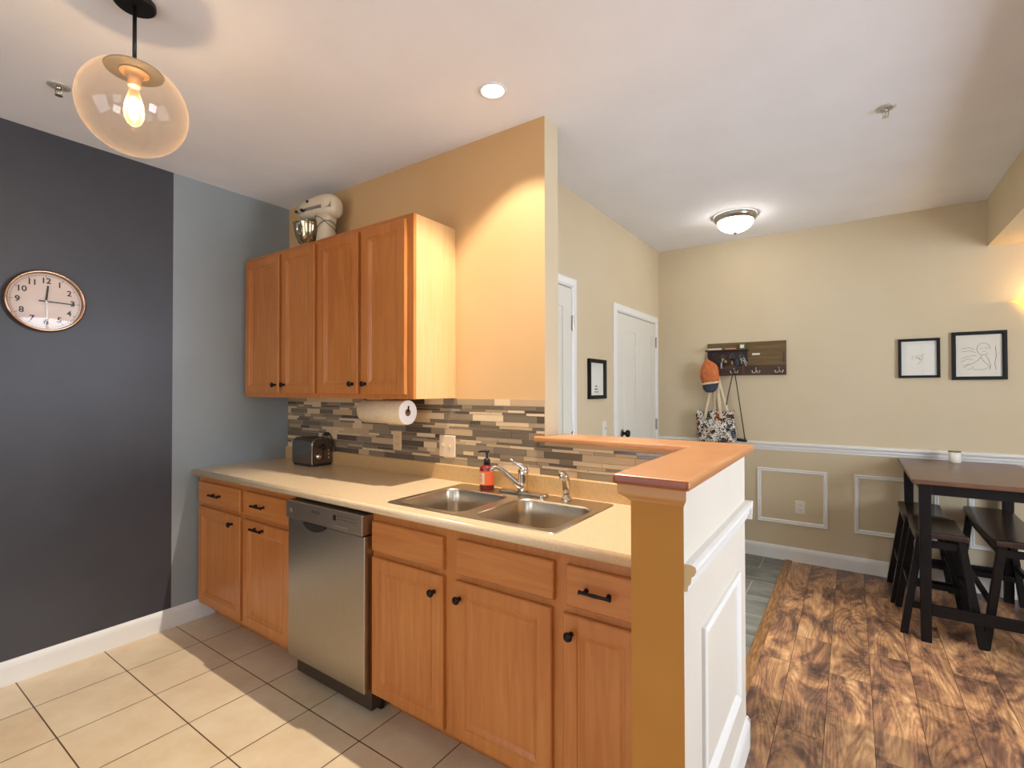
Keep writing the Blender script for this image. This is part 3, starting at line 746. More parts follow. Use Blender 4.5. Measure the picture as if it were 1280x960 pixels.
# ------------------------------------------------------------------ stand mixer
def mixer():
    t = thing('stand_mixer', 'cream stand mixer with a steel bowl on top of the wall cabinets', 'mixer', (.60, -.150, 2.2965), R(13))
    Mc = mat('cream_enamel', 'd8c6a6', .25, 0, .6)
    # local: front (bowl) at -x
    m = MB(); m.smooth = True
    rs = []
    for ins, z in ((.006, 0), (0, .006), (0, .022), (.008, .032), (.02, .036)):
        rs.append([(x, y, z) for x, y in rrect(-.17+ins, .12-ins, -.085+ins, .085-ins, .07)])
    m.rings(rs)
    # column
    rs = []
    for z, xc, rx, ry in ((.030, .055, .064, .074), (.07, .052, .056, .062), (.13, .050, .050, .054), (.18, .050, .054, .056), (.225, .045, .070, .060)):
        rs.append([(x, y, z) for x, y in ellipse(xc, 0, rx, ry, 28, 2.6)])
    m.rings(rs)
    m.build('base', Mc, t)
    h = MB(); h.smooth = True; rs = []
    for x, zc, ry, rz in ((-.152, .268, .018, .018), (-.148, .267, .042, .040), (-.138, .268, .053, .052), (-.11, .271, .060, .062), (-.05, .277, .066, .069), (.02, .281, .070, .075), (.08, .281, .070, .077), (.12, .278, .064, .071), (.142, .274, .050, .054), (.152, .272, .024, .026)):
        rs.append([(x, y, z) for y, z in ellipse(0, zc, ry, rz, 32, 2.5)])
    h.rings(rs); hd = h.build('head', Mc, t)
    b = MB(); b.smooth = False
    for s in (-1, 1):
        b.rings([[(-.142, s*.0525, .243), (-.142, s*.0525, .262), (-.142, s*.040, .262), (-.142, s*.040, .243)],
                 [(-.06, s*.0665, .250), (-.06, s*.0665, .270), (-.06, s*.05, .270), (-.06, s*.05, .250)],
                 [(.07, s*.0712, .255), (.07, s*.0712, .275), (.07, s*.05, .275), (.07, s*.05, .255)]])
    b.build('trim_band', M_nickel, hd)
    k = MB(); k.smooth = True; k.lathe([(.008, 0), (.010, .004), (.009, .008), (.001, .009)], (-.05, -.060, .310), 14, 'y'); k.build('lock_lever', M_blackp, hd)
    k = MB(); k.smooth = True; k.lathe([(.008, 0), (.010, .010), (.009, .018), (.001, .020)], (-.09, -.060, .258), 12, 'y')
    k.build('speed_knob', M_blackp, hd)
    k = MB(); k.smooth = True; k.tube([(-.150, 0, .268), (-.162, 0, .268), (-.172, 0, .268)], [.020, .020, .018], 16); k.tube([(-.164, -.014, .268), (-.172, -.042, .270)], [.006, .011], 10); k.build('hub_knob', M_blackp, hd)
    v = MB()
    for q in range(5): v.box(.1, .135, -.0665+.002*q, -.055, .255+q*.007, .258+q*.007)
    v.build('vent', M_nickel, hd)
    p = MB(); p.smooth = True; p.lathe([(.028, .232), (.031, .222), (.031, .205), (.014, .200), (.010, .175), (.001, .174)], (-.098, 0, 0), 20); p.build('planetary', M_chrome, hd)
    c = MB(); c.smooth = True
    c.lathe([(.030, .036), (.045, .040), (.044, .050), (.062, .068), (.080, .105), (.090, .15), (.0945, .182), (.097, .186), (.094, .188), (.088, .150), (.06, .07), (.001, .056)], (-.100, 0, 0), 36)
    bw = c.build('bowl', mat('mixer_bowl_steel', 'b8a888', .16, 1), t)
    hn = MB(); hn.smooth = True; hn.tube([(-.085, -.092, .165), (-.078, -.118, .160), (-.074, -.125, .13), (-.078, -.118, .10), (-.088, -.080, .092)], [.006]*5, 10, up=(1, 0, 0)); hn.build('handle', M_chrome, bw)
    w = MB(); w.smooth = True; pts = []
    for k_ in range(60):
        a = 2*PI*k_/26; z = .10+.09*(k_/60)+.045*math.sin(a*1.3+.6)
        pts.append((.050+.066*math.cos(a), .070*math.sin(a), z))
    w.tube(pts, .0028, 6); w.build('power_cord', mat('grey_cord', '6c675e', .5), t)
    t.scale = (.97, .97, 1.0)
mixer()

# ------------------------------------------------------------------ clock
def clock():
    t = thing('wall_clock', 'round copper-rimmed wall clock with a pale pink face on the charcoal wall', 'clock', (.0008, -1.318, 1.873), R(90))
    m = MB(); m.smooth = True; m.lathe([(.140, 0), (.152, .004), (.1565, .014), (.1565, .028), (.152, .038), (.1475, .041), (.143, .038), (.1415, .022)], n=64, ax='y', cap1=False); m.build('rim', mat('copper_rim', 'c9a284', .18, 1), t)
    m = MB(); m.lathe([(.1412, .008), (.1412, .012)], n=64, ax='y'); m.build('dial', mat('clock_face', 'e2cdbd', .4), t)
    ink = mat('clock_ink', '2e2924', .5)
    m = MB()
    for k in range(60):
        a = 2*PI*k/60; r0, r1, w = (.122, .132, .0012) if k % 5 == 0 else (.128, .132, .0005)
        u = Vector((math.sin(a), 0, math.cos(a))); v = Vector((math.cos(a), 0, -math.sin(a)))
        q = [u*r0-v*w, u*r0+v*w, u*r1+v*w, u*r1-v*w]
        m.hexa([(p.x, -.0122, p.z) for p in q], [(p.x, -.0130, p.z) for p in q])
    rs = []
    m.lathe([(.1318, .0121), (.1318, .0128), (.1326, .0128), (.1326, .0121)], n=64, ax='y', cap0=False, cap1=False)
    m.build('minute_track', ink, t)
    for k in range(1, 13):
        m = MB(); a = 2*PI*k/12; x, z = .104*math.sin(a), .104*math.cos(a)
        text_mb(m, str(k), .039, lambda px_, py_, pz_, x=x, z=z: (x+px_, -.0128-pz_, z+py_), .0004)
        m.build('numeral', ink, t)
    def hand(ang, L, tail, w, y, name):
        m = MB(); a = R(ang); u = Vector((math.sin(a), 0, math.cos(a))); v = Vector((math.cos(a), 0, -math.sin(a)))
        q = [u*-tail-v*w, u*-tail+v*w, u*L+v*w*.8, u*L-v*w*.8]
        m.hexa([(p.x, -y, p.z) for p in q], [(p.x, -y-.0015, p.z) for p in q]); return m.build(name, ink if name != 'second_hand' else M_nickel, t)
    hand(5, .080, .0, .0042, .016, 'hour_hand'); hand(91.5, .112, .028, .0028, .019, 'minute_hand'); hand(178, .095, .0, .0010, .022, 'second_hand')
    m = MB(); m.lathe([(.007, .012), (.007, .025), (.001, .026)], n=16, ax='y'); m.build('hub', M_nickel, t)
    g = glass_mat('clock_glass', (1, 1, 1), .03)
    m = MB(); m.smooth = True; m.lathe([(.001, .0345), (.142, .0335)], n=48, ax='y', cap0=False, cap1=False); m.build('glass', g, t)
def glass_mat(name, tint, amt, haze=0, edge=.5):
    """thin clear pane: transparent, with reflections that grow towards grazing angles and an optional milky film"""
    m = mat(name, (1, 1, 1)); n, l, b = nodes(m)
    out = [x for x in n if x.type == 'OUTPUT_MATERIAL'][0]
    tr = n.new('ShaderNodeBsdfTransparent'); tr.inputs[0].default_value = (*tint, 1)
    gl = n.new('ShaderNodeBsdfGlossy'); gl.inputs['Roughness'].default_value = .01
    lw = n.new('ShaderNodeLayerWeight'); lw.inputs['Blend'].default_value = .5
    pw = n.new('ShaderNodeMath'); pw.operation = 'POWER'; pw.inputs[1].default_value = 4
    ad = n.new('ShaderNodeMath'); ad.operation = 'MULTIPLY_ADD'; ad.inputs[1].default_value = edge; ad.inputs[2].default_value = amt; ad.use_clamp = True
    mx = n.new('ShaderNodeMixShader'); l.new(lw.outputs['Facing'], pw.inputs[0]); l.new(pw.outputs[0], ad.inputs[0]); l.new(ad.outputs[0], mx.inputs[0])
    l.new(tr.outputs[0], mx.inputs[1]); l.new(gl.outputs[0], mx.inputs[2])
    res = mx
    if haze:
        tl = n.new('ShaderNodeBsdfTranslucent'); tl.inputs[0].default_value = lin('f4e2cc'); m2 = n.new('ShaderNodeMixShader')
        df = n.new('ShaderNodeBsdfDiffuse'); df.inputs[0].default_value = lin('f4e2cc'); m3 = n.new('ShaderNodeMixShader'); m3.inputs[0].default_value = .5
        p2 = n.new('ShaderNodeMath'); p2.operation = 'MULTIPLY_ADD'; p2.inputs[1].default_value = .16; p2.inputs[2].default_value = haze
        p3 = n.new('ShaderNodeMath'); p3.operation = 'POWER'; p3.inputs[1].default_value = 2.5; l.new(lw.outputs['Facing'], p3.inputs[0]); l.new(p3.outputs[0], p2.inputs[0])
        l.new(tl.outputs[0], m3.inputs[1]); l.new(df.outputs[0], m3.inputs[2])
        l.new(p2.outputs[0], m2.inputs[0]); l.new(mx.outputs[0], m2.inputs[1]); l.new(m3.outputs[0], m2.inputs[2]); res = m2
    l.new(res.outputs[0], out.inputs[0])
    return m
clock()

# ------------------------------------------------------------------ lights
def pendant():
    t = thing('pendant_lamp', 'amber glass globe pendant lamp with a glowing filament bulb', 'pendant lamp', (1.385, -1.390, CE))
    zc = -.366; rg = .1555
    m = MB(); m.smooth = False; m.lathe([(.060, -.0005), (.060, -.014), (.055, -.018), (.001, -.018)], n=40, cap0=False); m.build('canopy', M_blackp, t)
    m = MB(); m.smooth = True; m.lathe([(.0062, -.017), (.0062, zc+.150)], n=12); m.build('rod', mat('dark_rod', '33302d', .35, .7), t)
    m = MB(); m.smooth = False; m.lathe([(.010, zc+.146), (.05, zc+.141), (.080, zc+.131), (.0835, zc+.127), (.082, zc+.124), (.001, zc+.124)], n=48); m.build('cap', mat('pendant_cap', '3a3733', .6), t)
    m = MB(); m.smooth = True
    pr = [(rg*math.sin(a), zc+rg*math.cos(a)*.98) for a in [R(32+148*k/28) for k in range(29)]]; pr[-1] = (.0005, pr[-1][1])
    m.lathe(pr, n=56, cap0=False, cap1=False)
    g = m.build('glass_globe', glass_mat('amber_glass', (.985, .935, .87), .05, .02, .2), t)
    m = MB(); m.smooth = True; m.lathe([(.042, zc+.124), (.042, zc+.119), (.030, zc+.119), (.026, zc+.108), (.019, zc+.100), (.0185, zc+.076), (.016, zc+.074), (.001, zc+.074)], n=24); m.build('socket', mat('socket_brass', 'a8835f', .5, .3), t)
    m = MB(); m.smooth = True; m.lathe([(.013, zc+.075), (.013, zc+.06), (.018, zc+.045), (.026, zc+.015), (.029, zc-.01), (.0275, zc-.03), (.02, zc-.048), (.008, zc-.058), (.0005, zc-.060)], n=28, cap0=False, cap1=False)
    b = m.build('bulb', glass_mat('bulb_glass', (1, .88, .66), .03, .03, .2), t)
    m = MB(); m.smooth = True
    for s in range(6):
        a = 2*PI*s/6; u = (.009*math.cos(a), .009*math.sin(a)); w_ = (.012*math.cos(a+.5), .012*math.sin(a+.5))
        m.tube([(u[0], u[1], zc+.035), (w_[0], w_[1], zc+.0), (u[0], u[1], zc-.035)], .0034, 6)
    m.build('filament', emit_mat('filament_glow', 'ffc46a', 45), b)
    lp = lamp('pendant_glow', 'POINT', (0, 0, zc), PENDANT_POWER, (1, .86, .70), shadow_soft_size=.012); lp.parent = t
pendant()
def flush():
    t = thing('flush_ceiling_light', 'round frosted flush ceiling light with nickel rim above the hall', 'ceiling light', (2.655, 2.005, CE))
    m = MB(); m.smooth = True; m.lathe([(.150, -.0005), (.152, -.012), (.146, -.030), (.132, -.042), (.126, -.044)], n=48, cap0=False, cap1=False); m.build('rim', M_nickel, t)
    m = MB(); m.smooth = True
    pr = [(.126*math.cos(R(a)), -.043-.082*math.sin(R(a))) for a in range(0, 90, 6)] + [(.0005, -.125)]
    m.lathe(pr, n=48, cap0=False, cap1=False); m.build('glass_bowl', emit_mat('frosted_glow', 'fff8f0', 15), t)
    m = MB(); m.smooth = True; m.lathe([(.014, -.124), (.015, -.129), (.008, -.134), (.006, -.142), (.001, -.145)], n=20); m.build('finial', M_nickel, t)
flush()
def recessed():
    t = thing('recessed_downlight', 'small round recessed downlight in the ceiling over the sink', 'ceiling light', (2.084, -.301, CE))
    m = MB(); m.smooth = True; m.lathe([(.062, -.0005), (.062, -.004), (.052, -.006), (.050, 0.0), (.046, .03), (.044, .055)], n=40, cap0=False, cap1=False); m.build('trim_ring', mat('downlight_trim', 'e6e4de', .35), t)
    m = MB(); m.smooth = True; m.lathe([(.0005, .022), (.03, .024), (.046, .034), (.046, .04)], n=32, cap0=False, cap1=False); m.build('bulb', emit_mat('downlight_glow', 'fff8ee', 9), t)
recessed()
def sconce():
    t = thing('wall_sconce', 'glowing amber bowl wall sconce at the right edge of the back wall', 'wall lamp', (4.52, YB, 1.925))
    prof = [(.02, -.085), (.07, -.074), (.13, -.040), (.175, .010), (.21, .060), (.235, .082), (.25, .088)]
    m = MB(); m.smooth = True; vs_ = []; fs = []; n = 24
    for r, z in prof:
        for k in range(n+1):
            a = PI + PI*k/n; vs_.append((r*math.cos(a), r*.55*math.sin(a)-.012, z+.0))
    for i in range(len(prof)-1):
        for k in range(n): a = i*(n+1)+k; fs.append((a, a+1, a+n+2, a+n+1))
    m.add(vs_, fs)
    mm = emit_mat('sconce_glass', 'ffd27a', .9)
    m.build('glass_bowl', mm, t, solid=.004)
    m = MB(); m.box(-.05, .05, -.0125, -.001, -.09, .07); m.build('back_plate', M_nickel, t, bevel=.004)
    m = MB(); m.smooth = True; m.lathe([(.014, 0), (.02, .03), (.02, .05), (.001, .07)], (0, -.07, -.01), 14); m.build('bulb', emit_mat('sconce_bulb', 'ffdca0', 8), t)
    lp = lamp('sconce_glow', 'POINT', (0, -.10, .09), SCONCE_POWER, (1, .78, .50), shadow_soft_size=.05); lp.parent = t
sconce()
def sprinkler(loc, rz, label):
    t = thing('fire_sprinkler', label, 'sprinkler', loc, rz)
    m = MB(); m.smooth = True; m.lathe([(.040, -.0005), (.040, -.003), (.030, -.007), (.022, -.007), (.020, -.002)], n=32, cap0=False, cap1=False); m.build('escutcheon', mat('sprinkler_ring', 'c4c0b8', .35, .4), t)
    m = MB(); m.smooth = True; m.lathe([(.010, -.001), (.010, -.014), (.007, -.016)], n=16)
    m.tube([(-.011, 0, -.012), (-.014, 0, -.024), (-.010, 0, -.036), (0, 0, -.041)], .0022, 8); m.tube([(.011, 0, -.012), (.014, 0, -.024), (.010, 0, -.036), (0, 0, -.041)], .0022, 8)
    m.lathe([(.003, -.014), (.003, -.04)], n=8); m.build('frame', M_chrome, t)
    m = MB(); m.lathe([(.014, -.041), (.014, -.043), (.002, -.044)], n=12); m.build('deflector', M_chrome, t)
sprinkler((.560, -1.398, CE), R(40), 'chrome fire sprinkler head on the ceiling left of the globe pendant')
sprinkler((3.515, .858, CE), R(30), 'chrome fire sprinkler head on the ceiling near the soffit')

# ------------------------------------------------------------------ pictures
def squiggle(m, pts, r=.0010, y=-.006):
    m.tube([(x, y, z) for x, z in pts], r, 5)
def frame(label, loc, rz, w, h, fw, mat_in, drawing, depth=.022):
    t = thing('picture_frame', label, 'picture', loc, rz)
    m = MB(); rs = []
    for i, d in ((0, .0006), (0, depth), (fw*.8, depth), (fw, depth-.006), (fw, .0006)):
        rs.append([(-w/2+i, -d, -h/2+i), (w/2-i, -d, -h/2+i), (w/2-i, -d, h/2-i), (-w/2+i, -d, h/2-i)])
    m.rings(rs, closed=True); m.build('frame', mat('frame_black', '120e0b', .5, 0, .25), t)
    m = MB(); m.box(-w/2+fw, w/2-fw, -.004, -.001, -h/2+fw, h/2-fw); m.build('mount', mat('mount_white', 'd9d6cc', .7), t)
    k = mat_in
    if k: 
        m = MB(); m.rings([[(x, -y, z) for x, z in rrect(-w/2+k, w/2-k, -h/2+k, h/2-k, .008)] for y in (.0041, .0052)]); m.build('print', mat('print_paper', 'd8d2c2', .7), t)
    m = MB(); drawing(m, w, h); m.build('drawing', mat('pencil', '55504a', .7), t)
    g = MB(); g.add([(-w/2+fw, -.012, -h/2+fw), (w/2-fw, -.012, -h/2+fw), (w/2-fw, -.012, h/2-fw), (-w/2+fw, -.012, h/2-fw)], [(0, 1, 2, 3)]); g.build('glass', glass_mat('picture_glass', (1, 1, 1), .015, 0, .25), t)
def draw_head(m, w, h):
    def P_(pts, sx=1, ox=0, oz=0): squiggle(m, [(ox+x*sx, oz+z*sx) for x, z in pts])
    circ = [(.034*math.cos(a), .042*math.sin(a)) for a in [2*PI*k/16 for k in range(15)]]
    P_(circ, 1, .025, .045)
    P_([(-.015, .05), (-.008, .052), (0, .05)], 1, .02, 0); P_([(.012, .05), (.02, .052), (.027, .05)], 1, .02, 0); P_([(.0, .03), (.008, .027), (.016, .03)], 1, .02, 0)
    P_([(.02, .005), (.0, -.03), (-.03, -.055), (-.085, -.07)]); P_([(.035, .005), (.05, -.03), (.062, -.07), (.055, -.1)])
    P_([(.01, -.01), (.03, -.045), (.058, -.08), (.02, -.1), (-.03, -.095)])
    P_([(-.09, .05), (-.05, .058), (-.02, .04)]); P_([(-.085, .03), (-.045, .035), (-.015, .02)]); P_([(-.09, -.02), (-.06, -.005), (-.035, .0), (-.01, .0)])
    P_([(-.095, -.045), (-.055, -.02), (-.03, -.03)]); P_([(.085, .06), (.09, .0), (.08, -.06), (.09, -.1)]); P_([(-.08, -.085), (-.05, -.06), (-.025, -.08), (-.06, -.1)])
def draw_small(m, w, h):
    def P_(pts): squiggle(m, pts)
    P_([(-.02, .0), (-.01, .02), (.01, .022), (.02, .008), (.022, -.01)]); P_([(-.018, .008), (-.005, -.004), (.012, -.012)]); P_([(.0, .01), (.008, -.005), (.016, -.018)])
    P_([(-.035, -.01), (-.04, .005), (-.03, .018)]); P_([(.01, -.02), (.004, -.035), (-.008, -.045)]); P_([(.018, .02), (.03, .03), (.038, .028)]); P_([(-.01, .0), (-.004, .006), (.004, .002), (.0, -.008)])
def draw_words(m, w, h):
    for z, (a, b) in ((-.052, (-.022, .004)), (-.072, (-.034, .018)), (-.092, (-.036, .034))):
        pts = [(a+(b-a)*k/14, z+.004*(1 if k % 2 else -1)) for k in range(15)]; squiggle(m, pts, .0011)
frame('small black picture frame with a faint sketch on white, left on back wall', (3.782, YB, 1.648), 0, .238, .288, .018, .045, draw_small)
frame('larger black picture frame with a line drawing of a head, right on the back wall', (4.106, YB, 1.655), 0, .285, .338, .023, .030, draw_head)
frame('black picture frame with small lettering on the hall wall between the doors', (XH, 1.245, 1.497), R(90), .285, .285, .026, 0, draw_words)

# ------------------------------------------------------------------ key rack with its things
RY = YB
t = thing('key_rack', 'dark wood wall rack with a small shelf and hooks on the back wall', 'rack', (2.616, RY, 1.688))
Mr = noise_mat('rack_wood', '3a2413', '4e3520', scale=(2, 8, 14), nscale=3, rough=.5); Mr2 = noise_mat('rack_board', '5a4522', '6e5731', scale=(2, 8, 20), nscale=3, rough=.6)
m = MB(); m.box(-.312, .312, -.018, -.0006, -.145, .143); m.build('backboard', Mr2, t, bevel=.002)
m = MB(); m.box(-.312, .312, -.024, -.0185, -.145, -.058); m.build('hook_rail', Mr, t, bevel=.002)
m = MB(); m.box(-.308, .02, -.030, -.0245, -.058, .070); m.box(-.308, .02, -.0245, -.0186, -.057, .070); m.build('front_panel', mat('rack_dark', '2a140e', .4), t, bevel=.002)
m = MB(); m.box(-.322, .028, -.075, -.0186, .0705, .082); m.build('shelf', Mr, t, bevel=.002)
m = MB(); m.box(.055, .115, -.0215, -.0185, .028, .044); m.build('label_plate', mat('label_white', 'dad4c4', .5), t)
m = MB(); m.box(.288, .300, -.0225, -.0185, -.04, .05); m.build('side_strip', Mr, t)
def coat_hook(x, z, y=-.0245):
    m = MB(); m.smooth = True
    m.lathe([(.008, 0), (.008, .003)], (x, y, z), 12, 'y')
    for s in (-1, 0, 1):
        m.tube([(x, y-.003, z), (x+s*.012, y-.014, z-.012), (x+s*.026, y-.026, z-.012), (x+s*.030, y-.032, z+.006)] if s else [(x, y-.003, z), (x, y-.02, z+.014), (x, y-.034, z+.022), (x, y-.036, z+.03)], [.0032, .003, .003, .0042], 8)
    m.build('coat_hook', mat('hook_metal', 'd2c9b4', .35, .3), t)
for x in (-.255, -.085, .088, .262): coat_hook(x, -.112)
def key_hook(x, z):
    m = MB(); m.smooth = True; m.tube([(x, -.031, z), (x, -.045, z-.004), (x, -.052, z-.002), (x, -.053, z+.006)], .002, 8); m.build('key_hook', M_nickel, t)
KH = ((-.262, .040), (-.170, .040), (-.098, .040), (-.022, .040))
for x, z in KH: key_hook(x, z)
def keys(x, label, kind):
    g = thing('key_ring', label, 'keys', (2.616+x, RY-.046, 1.688+.022), 0)
    m = MB(); m.smooth = True; rr = .016
    m.tube([(rr*math.cos(2*PI*k/20), 0, rr*math.sin(2*PI*k/20)-.002) for k in range(20)], .0014, 6, closed=True); m.build('ring', M_nickel, g)
    def key(dx, ang, L, mt):
        m = MB(); a = R(ang); u = Vector((math.sin(a), 0, -math.cos(a))); v = Vector((math.cos(a), 0, math.sin(a))); o = Vector((dx, -.002, -.018))
        ring = [o+u*.010+u*.011*math.cos(2*PI*k/12)+v*.011*math.sin(2*PI*k/12) for k in range(12)]
        m.rings([[tuple(p) for p in ring], [(p.x, p.y-.002, p.z) for p in ring]])
        q = [o+u*.018-v*.0035, o+u*L-v*.003, o+u*L+v*.003, o+u*.018+v*.0035]
        m.rings([[tuple(p) for p in q], [(p.x, p.y-.0018, p.z) for p in q]]); m.build('key', mt, g)
    brass = mat('brass', 'a88a4c', .3, 1)
    if kind == 0:
        key(-.004, -18, .062, M_nickel); m = MB(); m.smooth = True; m.lathe([(.019, 0), (.021, .004), (.001, .008)], (.012, -.002, -.045), 16, 'y'); m.build('fob', brass, g)
        m = MB(); m.box(-.026, -.012, -.008, -.002, -.105, -.055); m.build('tag', mat('tag_blue', '9aa4b8', .4), g, bevel=.003)
    elif kind == 1:
        key(0, 2, .058, brass); key(.003, -12, .05, M_nickel)
    else:
        m = MB(); m.box(-.048, -.024, -.010, -.002, -.085, -.030); m.build('fob', mat('fob_blue', '27304a', .4), g, bevel=.004)
        key(.004, 24, .075, M_nickel); key(-.004, 4, .05, mat('key_green', '9aa27a', .4, .6)); key(.010, 34, .06, M_nickel)
        m = MB(); m.box(.002, .020, -.012, -.006, -.165, -.075); m.build('leather_tag', mat('tag_brown', '5a2e1c', .6), g, bevel=.003)
keys(-.170, 'key ring with a brass fob hanging from the second hook of the rack', 0)
keys(-.098, 'small key ring with brass keys hanging in the middle of the rack', 1)
keys(-.022, 'full key ring with a dark blue fob and brown tag, rightmost on the rack', 2)
z = 1.688+.0825
def flat_item(name, label, cat, x0, x1, h, d, mtl, b=.003):
    m = MB(); m.box(-(x1-x0)/2, (x1-x0)/2, -d/2, d/2, 0, h); o = m.build(name, mtl, bevel=b); o.location = ((x0+x1)/2, RY-.048, z); tag(o, label, cat); return o
flat_item('letter_stack', 'white folded letters lying at the left end of the rack shelf', 'letters', 2.315, 2.430, .014, .045, mat('letter_white', 'ddd3c0', .8))
flat_item('wallet', 'pinkish flat wallet lying in the middle of the rack shelf', 'wallet', 2.458, 2.552, .010, .045, mat('wallet_pink', 'c58e6a', .6))
t = thing('small_box', 'tiny green and white box standing at the right end of the rack shelf', 'box', (2.597, RY-.048, z))
MB().box(-.022, .022, -.012, .012, 0, .045).build('carton', mat('box_green', '5f7a4a', .6), t, bevel=.002)
MB().box(-.014, .016, -.0128, -.0121, .008, .036).build('label_panel', mat('box_label', 'd8dcc8', .6), t)
# cap
def cap():
    t = thing('baseball_cap', 'orange baseball cap with a navy brim hanging from the left rack hook', 'cap', (2.345, RY-.115, 1.555))
    m = MB(); m.smooth = True; rs = []; n = 28
    # crown: hangs with its top facing the room-left, opening to the wall; peak pinched at the hook
    for z_, rx, ry, cx in ((-.080, .056, .050, .008), (-.075, .068, .060, .006), (-.05, .076, .068, .0), (-.02, .078, .068, -.004), (.02, .075, .060, -.004), (.055, .069, .046, -.002), (.083, .058, .034, -.004), (.104, .040, .024, -.012), (.122, .020, .014, -.022), (.138, .005, .005, -.026)):
        ring = []
        for k in range(n):
            a = 2*PI*k/n; f = 1+.035*math.cos(6*a)
            ring.append((cx+rx*f*math.cos(a), ry*f*math.sin(a), z_))
        rs.append(ring)
    m.rings(rs); cr = m.build('crown', noise_mat('cap_orange', 'b5602e', 'c97440', nscale=30, rough=.85, bump=.3), t)
    m = MB(); m.smooth = True; pts = [(.004+.070*math.cos(2*PI*k/28), .062*math.sin(2*PI*k/28), -.080+.010*math.cos(2*PI*k/28)) for k in range(28)]
    m.tube(pts, .010, 8, closed=True, flat=.004); m.build('sweatband', mat('cap_cream', 'd8c09a', .85), t)
    m = MB(); m.smooth = True; n = 16; top = []
    vs_ = []; fs = []
    rows = 7
    for j in range(rows):
        v = j/(rows-1)
        for k in range(n+1):
            u = -1+2*k/n
            wd = .068*(1-.0*v)*math.sqrt(max(0, 1-(v*.93)**2.6))
            vs_.append((.008+u*wd, -.052-.014*v+.030*abs(u)**2, -.075-.085*v))
    for j in range(rows-1):
        for k in range(n): a = j*(n+1)+k; fs.append((a, a+1, a+n+2, a+n+1))
    m.add(vs_, fs); m.build('brim', mat('cap_navy', '35394a', .8), t, solid=.005)
cap()
def tote():
    t = thing('tote_bag', 'patterned canvas tote bag with cream straps hanging below the cap', 'bag', (2.385, RY-.085, .945))
    mm = mat('tote_print', 'e0d6c2', .85); n, l, b = nodes(mm)
    tc = n.new('ShaderNodeTexCoord'); vo = n.new('ShaderNodeTexVoronoi'); vo.inputs['Scale'].default_value = 26; vo.feature = 'F1'
    no = n.new('ShaderNodeTexNoise'); no.inputs['Scale'].default_value = 38; no.inputs['Detail'].default_value = 1; no.inputs['Distortion'].default_value = 2.5
    l.new(tc.outputs['Object'], vo.inputs['Vector']); l.new(tc.outputs['Object'], no.inputs['Vector'])
    cr = n.new('ShaderNodeValToRGB'); cr.color_ramp.interpolation = 'CONSTANT'; e = cr.color_ramp.elements
    e[0].position = 0; e[0].color = lin('ddd3c2'); e[1].position = .53; e[1].color = lin('17181c')
    l.new(no.outputs['Fac'], cr.inputs[0])
    c2 = n.new('ShaderNodeValToRGB'); c2.color_ramp.interpolation = 'CONSTANT'; e = c2.color_ramp.elements
    e[0].position = 0; e[0].color = lin('ffffff'); e[1].position = .78; e[1].color = lin('b0673a')
    for p_, c_ in ((.52, 'f2e6d8'), (.62, '8a3f2e'), (.70, 'ffffff'), (.86, '6a7486'), (.92, 'ffffff')):
        x = e.new(p_); x.color = lin(c_)
    sp = n.new('ShaderNodeSeparateColor'); l.new(vo.outputs['Color'], sp.inputs[0]); l.new(sp.outputs[0], c2.inputs[0])
    mx = n.new('ShaderNodeMix'); mx.data_type = 'RGBA'; mx.blend_type = 'MULTIPLY'; mx.inputs[0].default_value = 1
    l.new(cr.outputs[0], mx.inputs[6]); l.new(c2.outputs[0], mx.inputs[7]); l.new(mx.outputs[2], b.inputs['Base Color'])
    m = MB(); m.smooth = True; rs = []
    for z_, w, d in ((.004, .120, .030), (.0, .150, .050), (.03, .158, .062), (.10, .163, .064), (.18, .160, .055), (.24, .158, .042), (.275, .156, .034), (.285, .154, .030)):
        rs.append([(x+.008*math.sin(z_*22), y+.006*math.sin(x*40+z_*20), z_+.010*math.cos(x*38)*(z_ > .2)) for x, y in ellipse(0, 0, w, d, 40, 3.2)])
    m.rings(rs, cap0=True, cap1=False); m.build('body', mm, t)
    strap = mat('strap_cream', 'd6c3a0', .9)
    for y, a, b_ in ((-.034, -.070, .030), (.026, .020, .100)):
        m = MB(); m.smooth = True; hx, hz = -.010, .64
        if y < 0: pts = [(-.085, y-.006, .20), (-.075, y-.004, .28), (-.045, y, .42), (-.018, -.012, .56), (-.004, -.002, hz), (.004, -.002, hz-.02), (.020, -.012, .56), (.030, y, .42), (.045, y-.004, .28), (.055, y-.006, .20)]
        else: pts = [(-.03, y, .24), (-.02, y, .30), (-.012, y-.01, .45), (-.006, -.006, .60), (.002, -.004, hz+.004), (.018, -.006, .60), (.050, y-.01, .45), (.090, y, .30), (.100, y, .22)]
        m.tube(pts, .013, 8, flat=.002, up=(1, 0, 0)); m.build('strap', strap, t)
tote()
t = thing('camera_strap', 'thin black strap hanging in a V from the middle rack hook', 'strap', (2.531, RY-.062, 1.585))
m = MB(); m.smooth = True; m.tube([(-.062, .0, -.30), (-.045, .0, -.20), (-.02, .0, -.08), (-.004, .0, -.004), (0, 0, .0), (.004, 0, -.004), (.022, .0, -.12), (.05, .0, -.33), (.080, .012, -.575)], .0042, 8); m.build('strap', M_blackp, t)
m = MB(); m.smooth = True; m.tube([(.02, .012, -.600), (.05, .012, -.602), (.085, .012, -.606), (.10, .012, -.606)], [.012, .013, .013, .009], 10); m.build('handle', M_blackp, t)
m = MB(); m.smooth = True; m.tube([(.080, .012, -.575), (.084, .012, -.60)], .006, 8); m.build('clip', M_blackp, t)

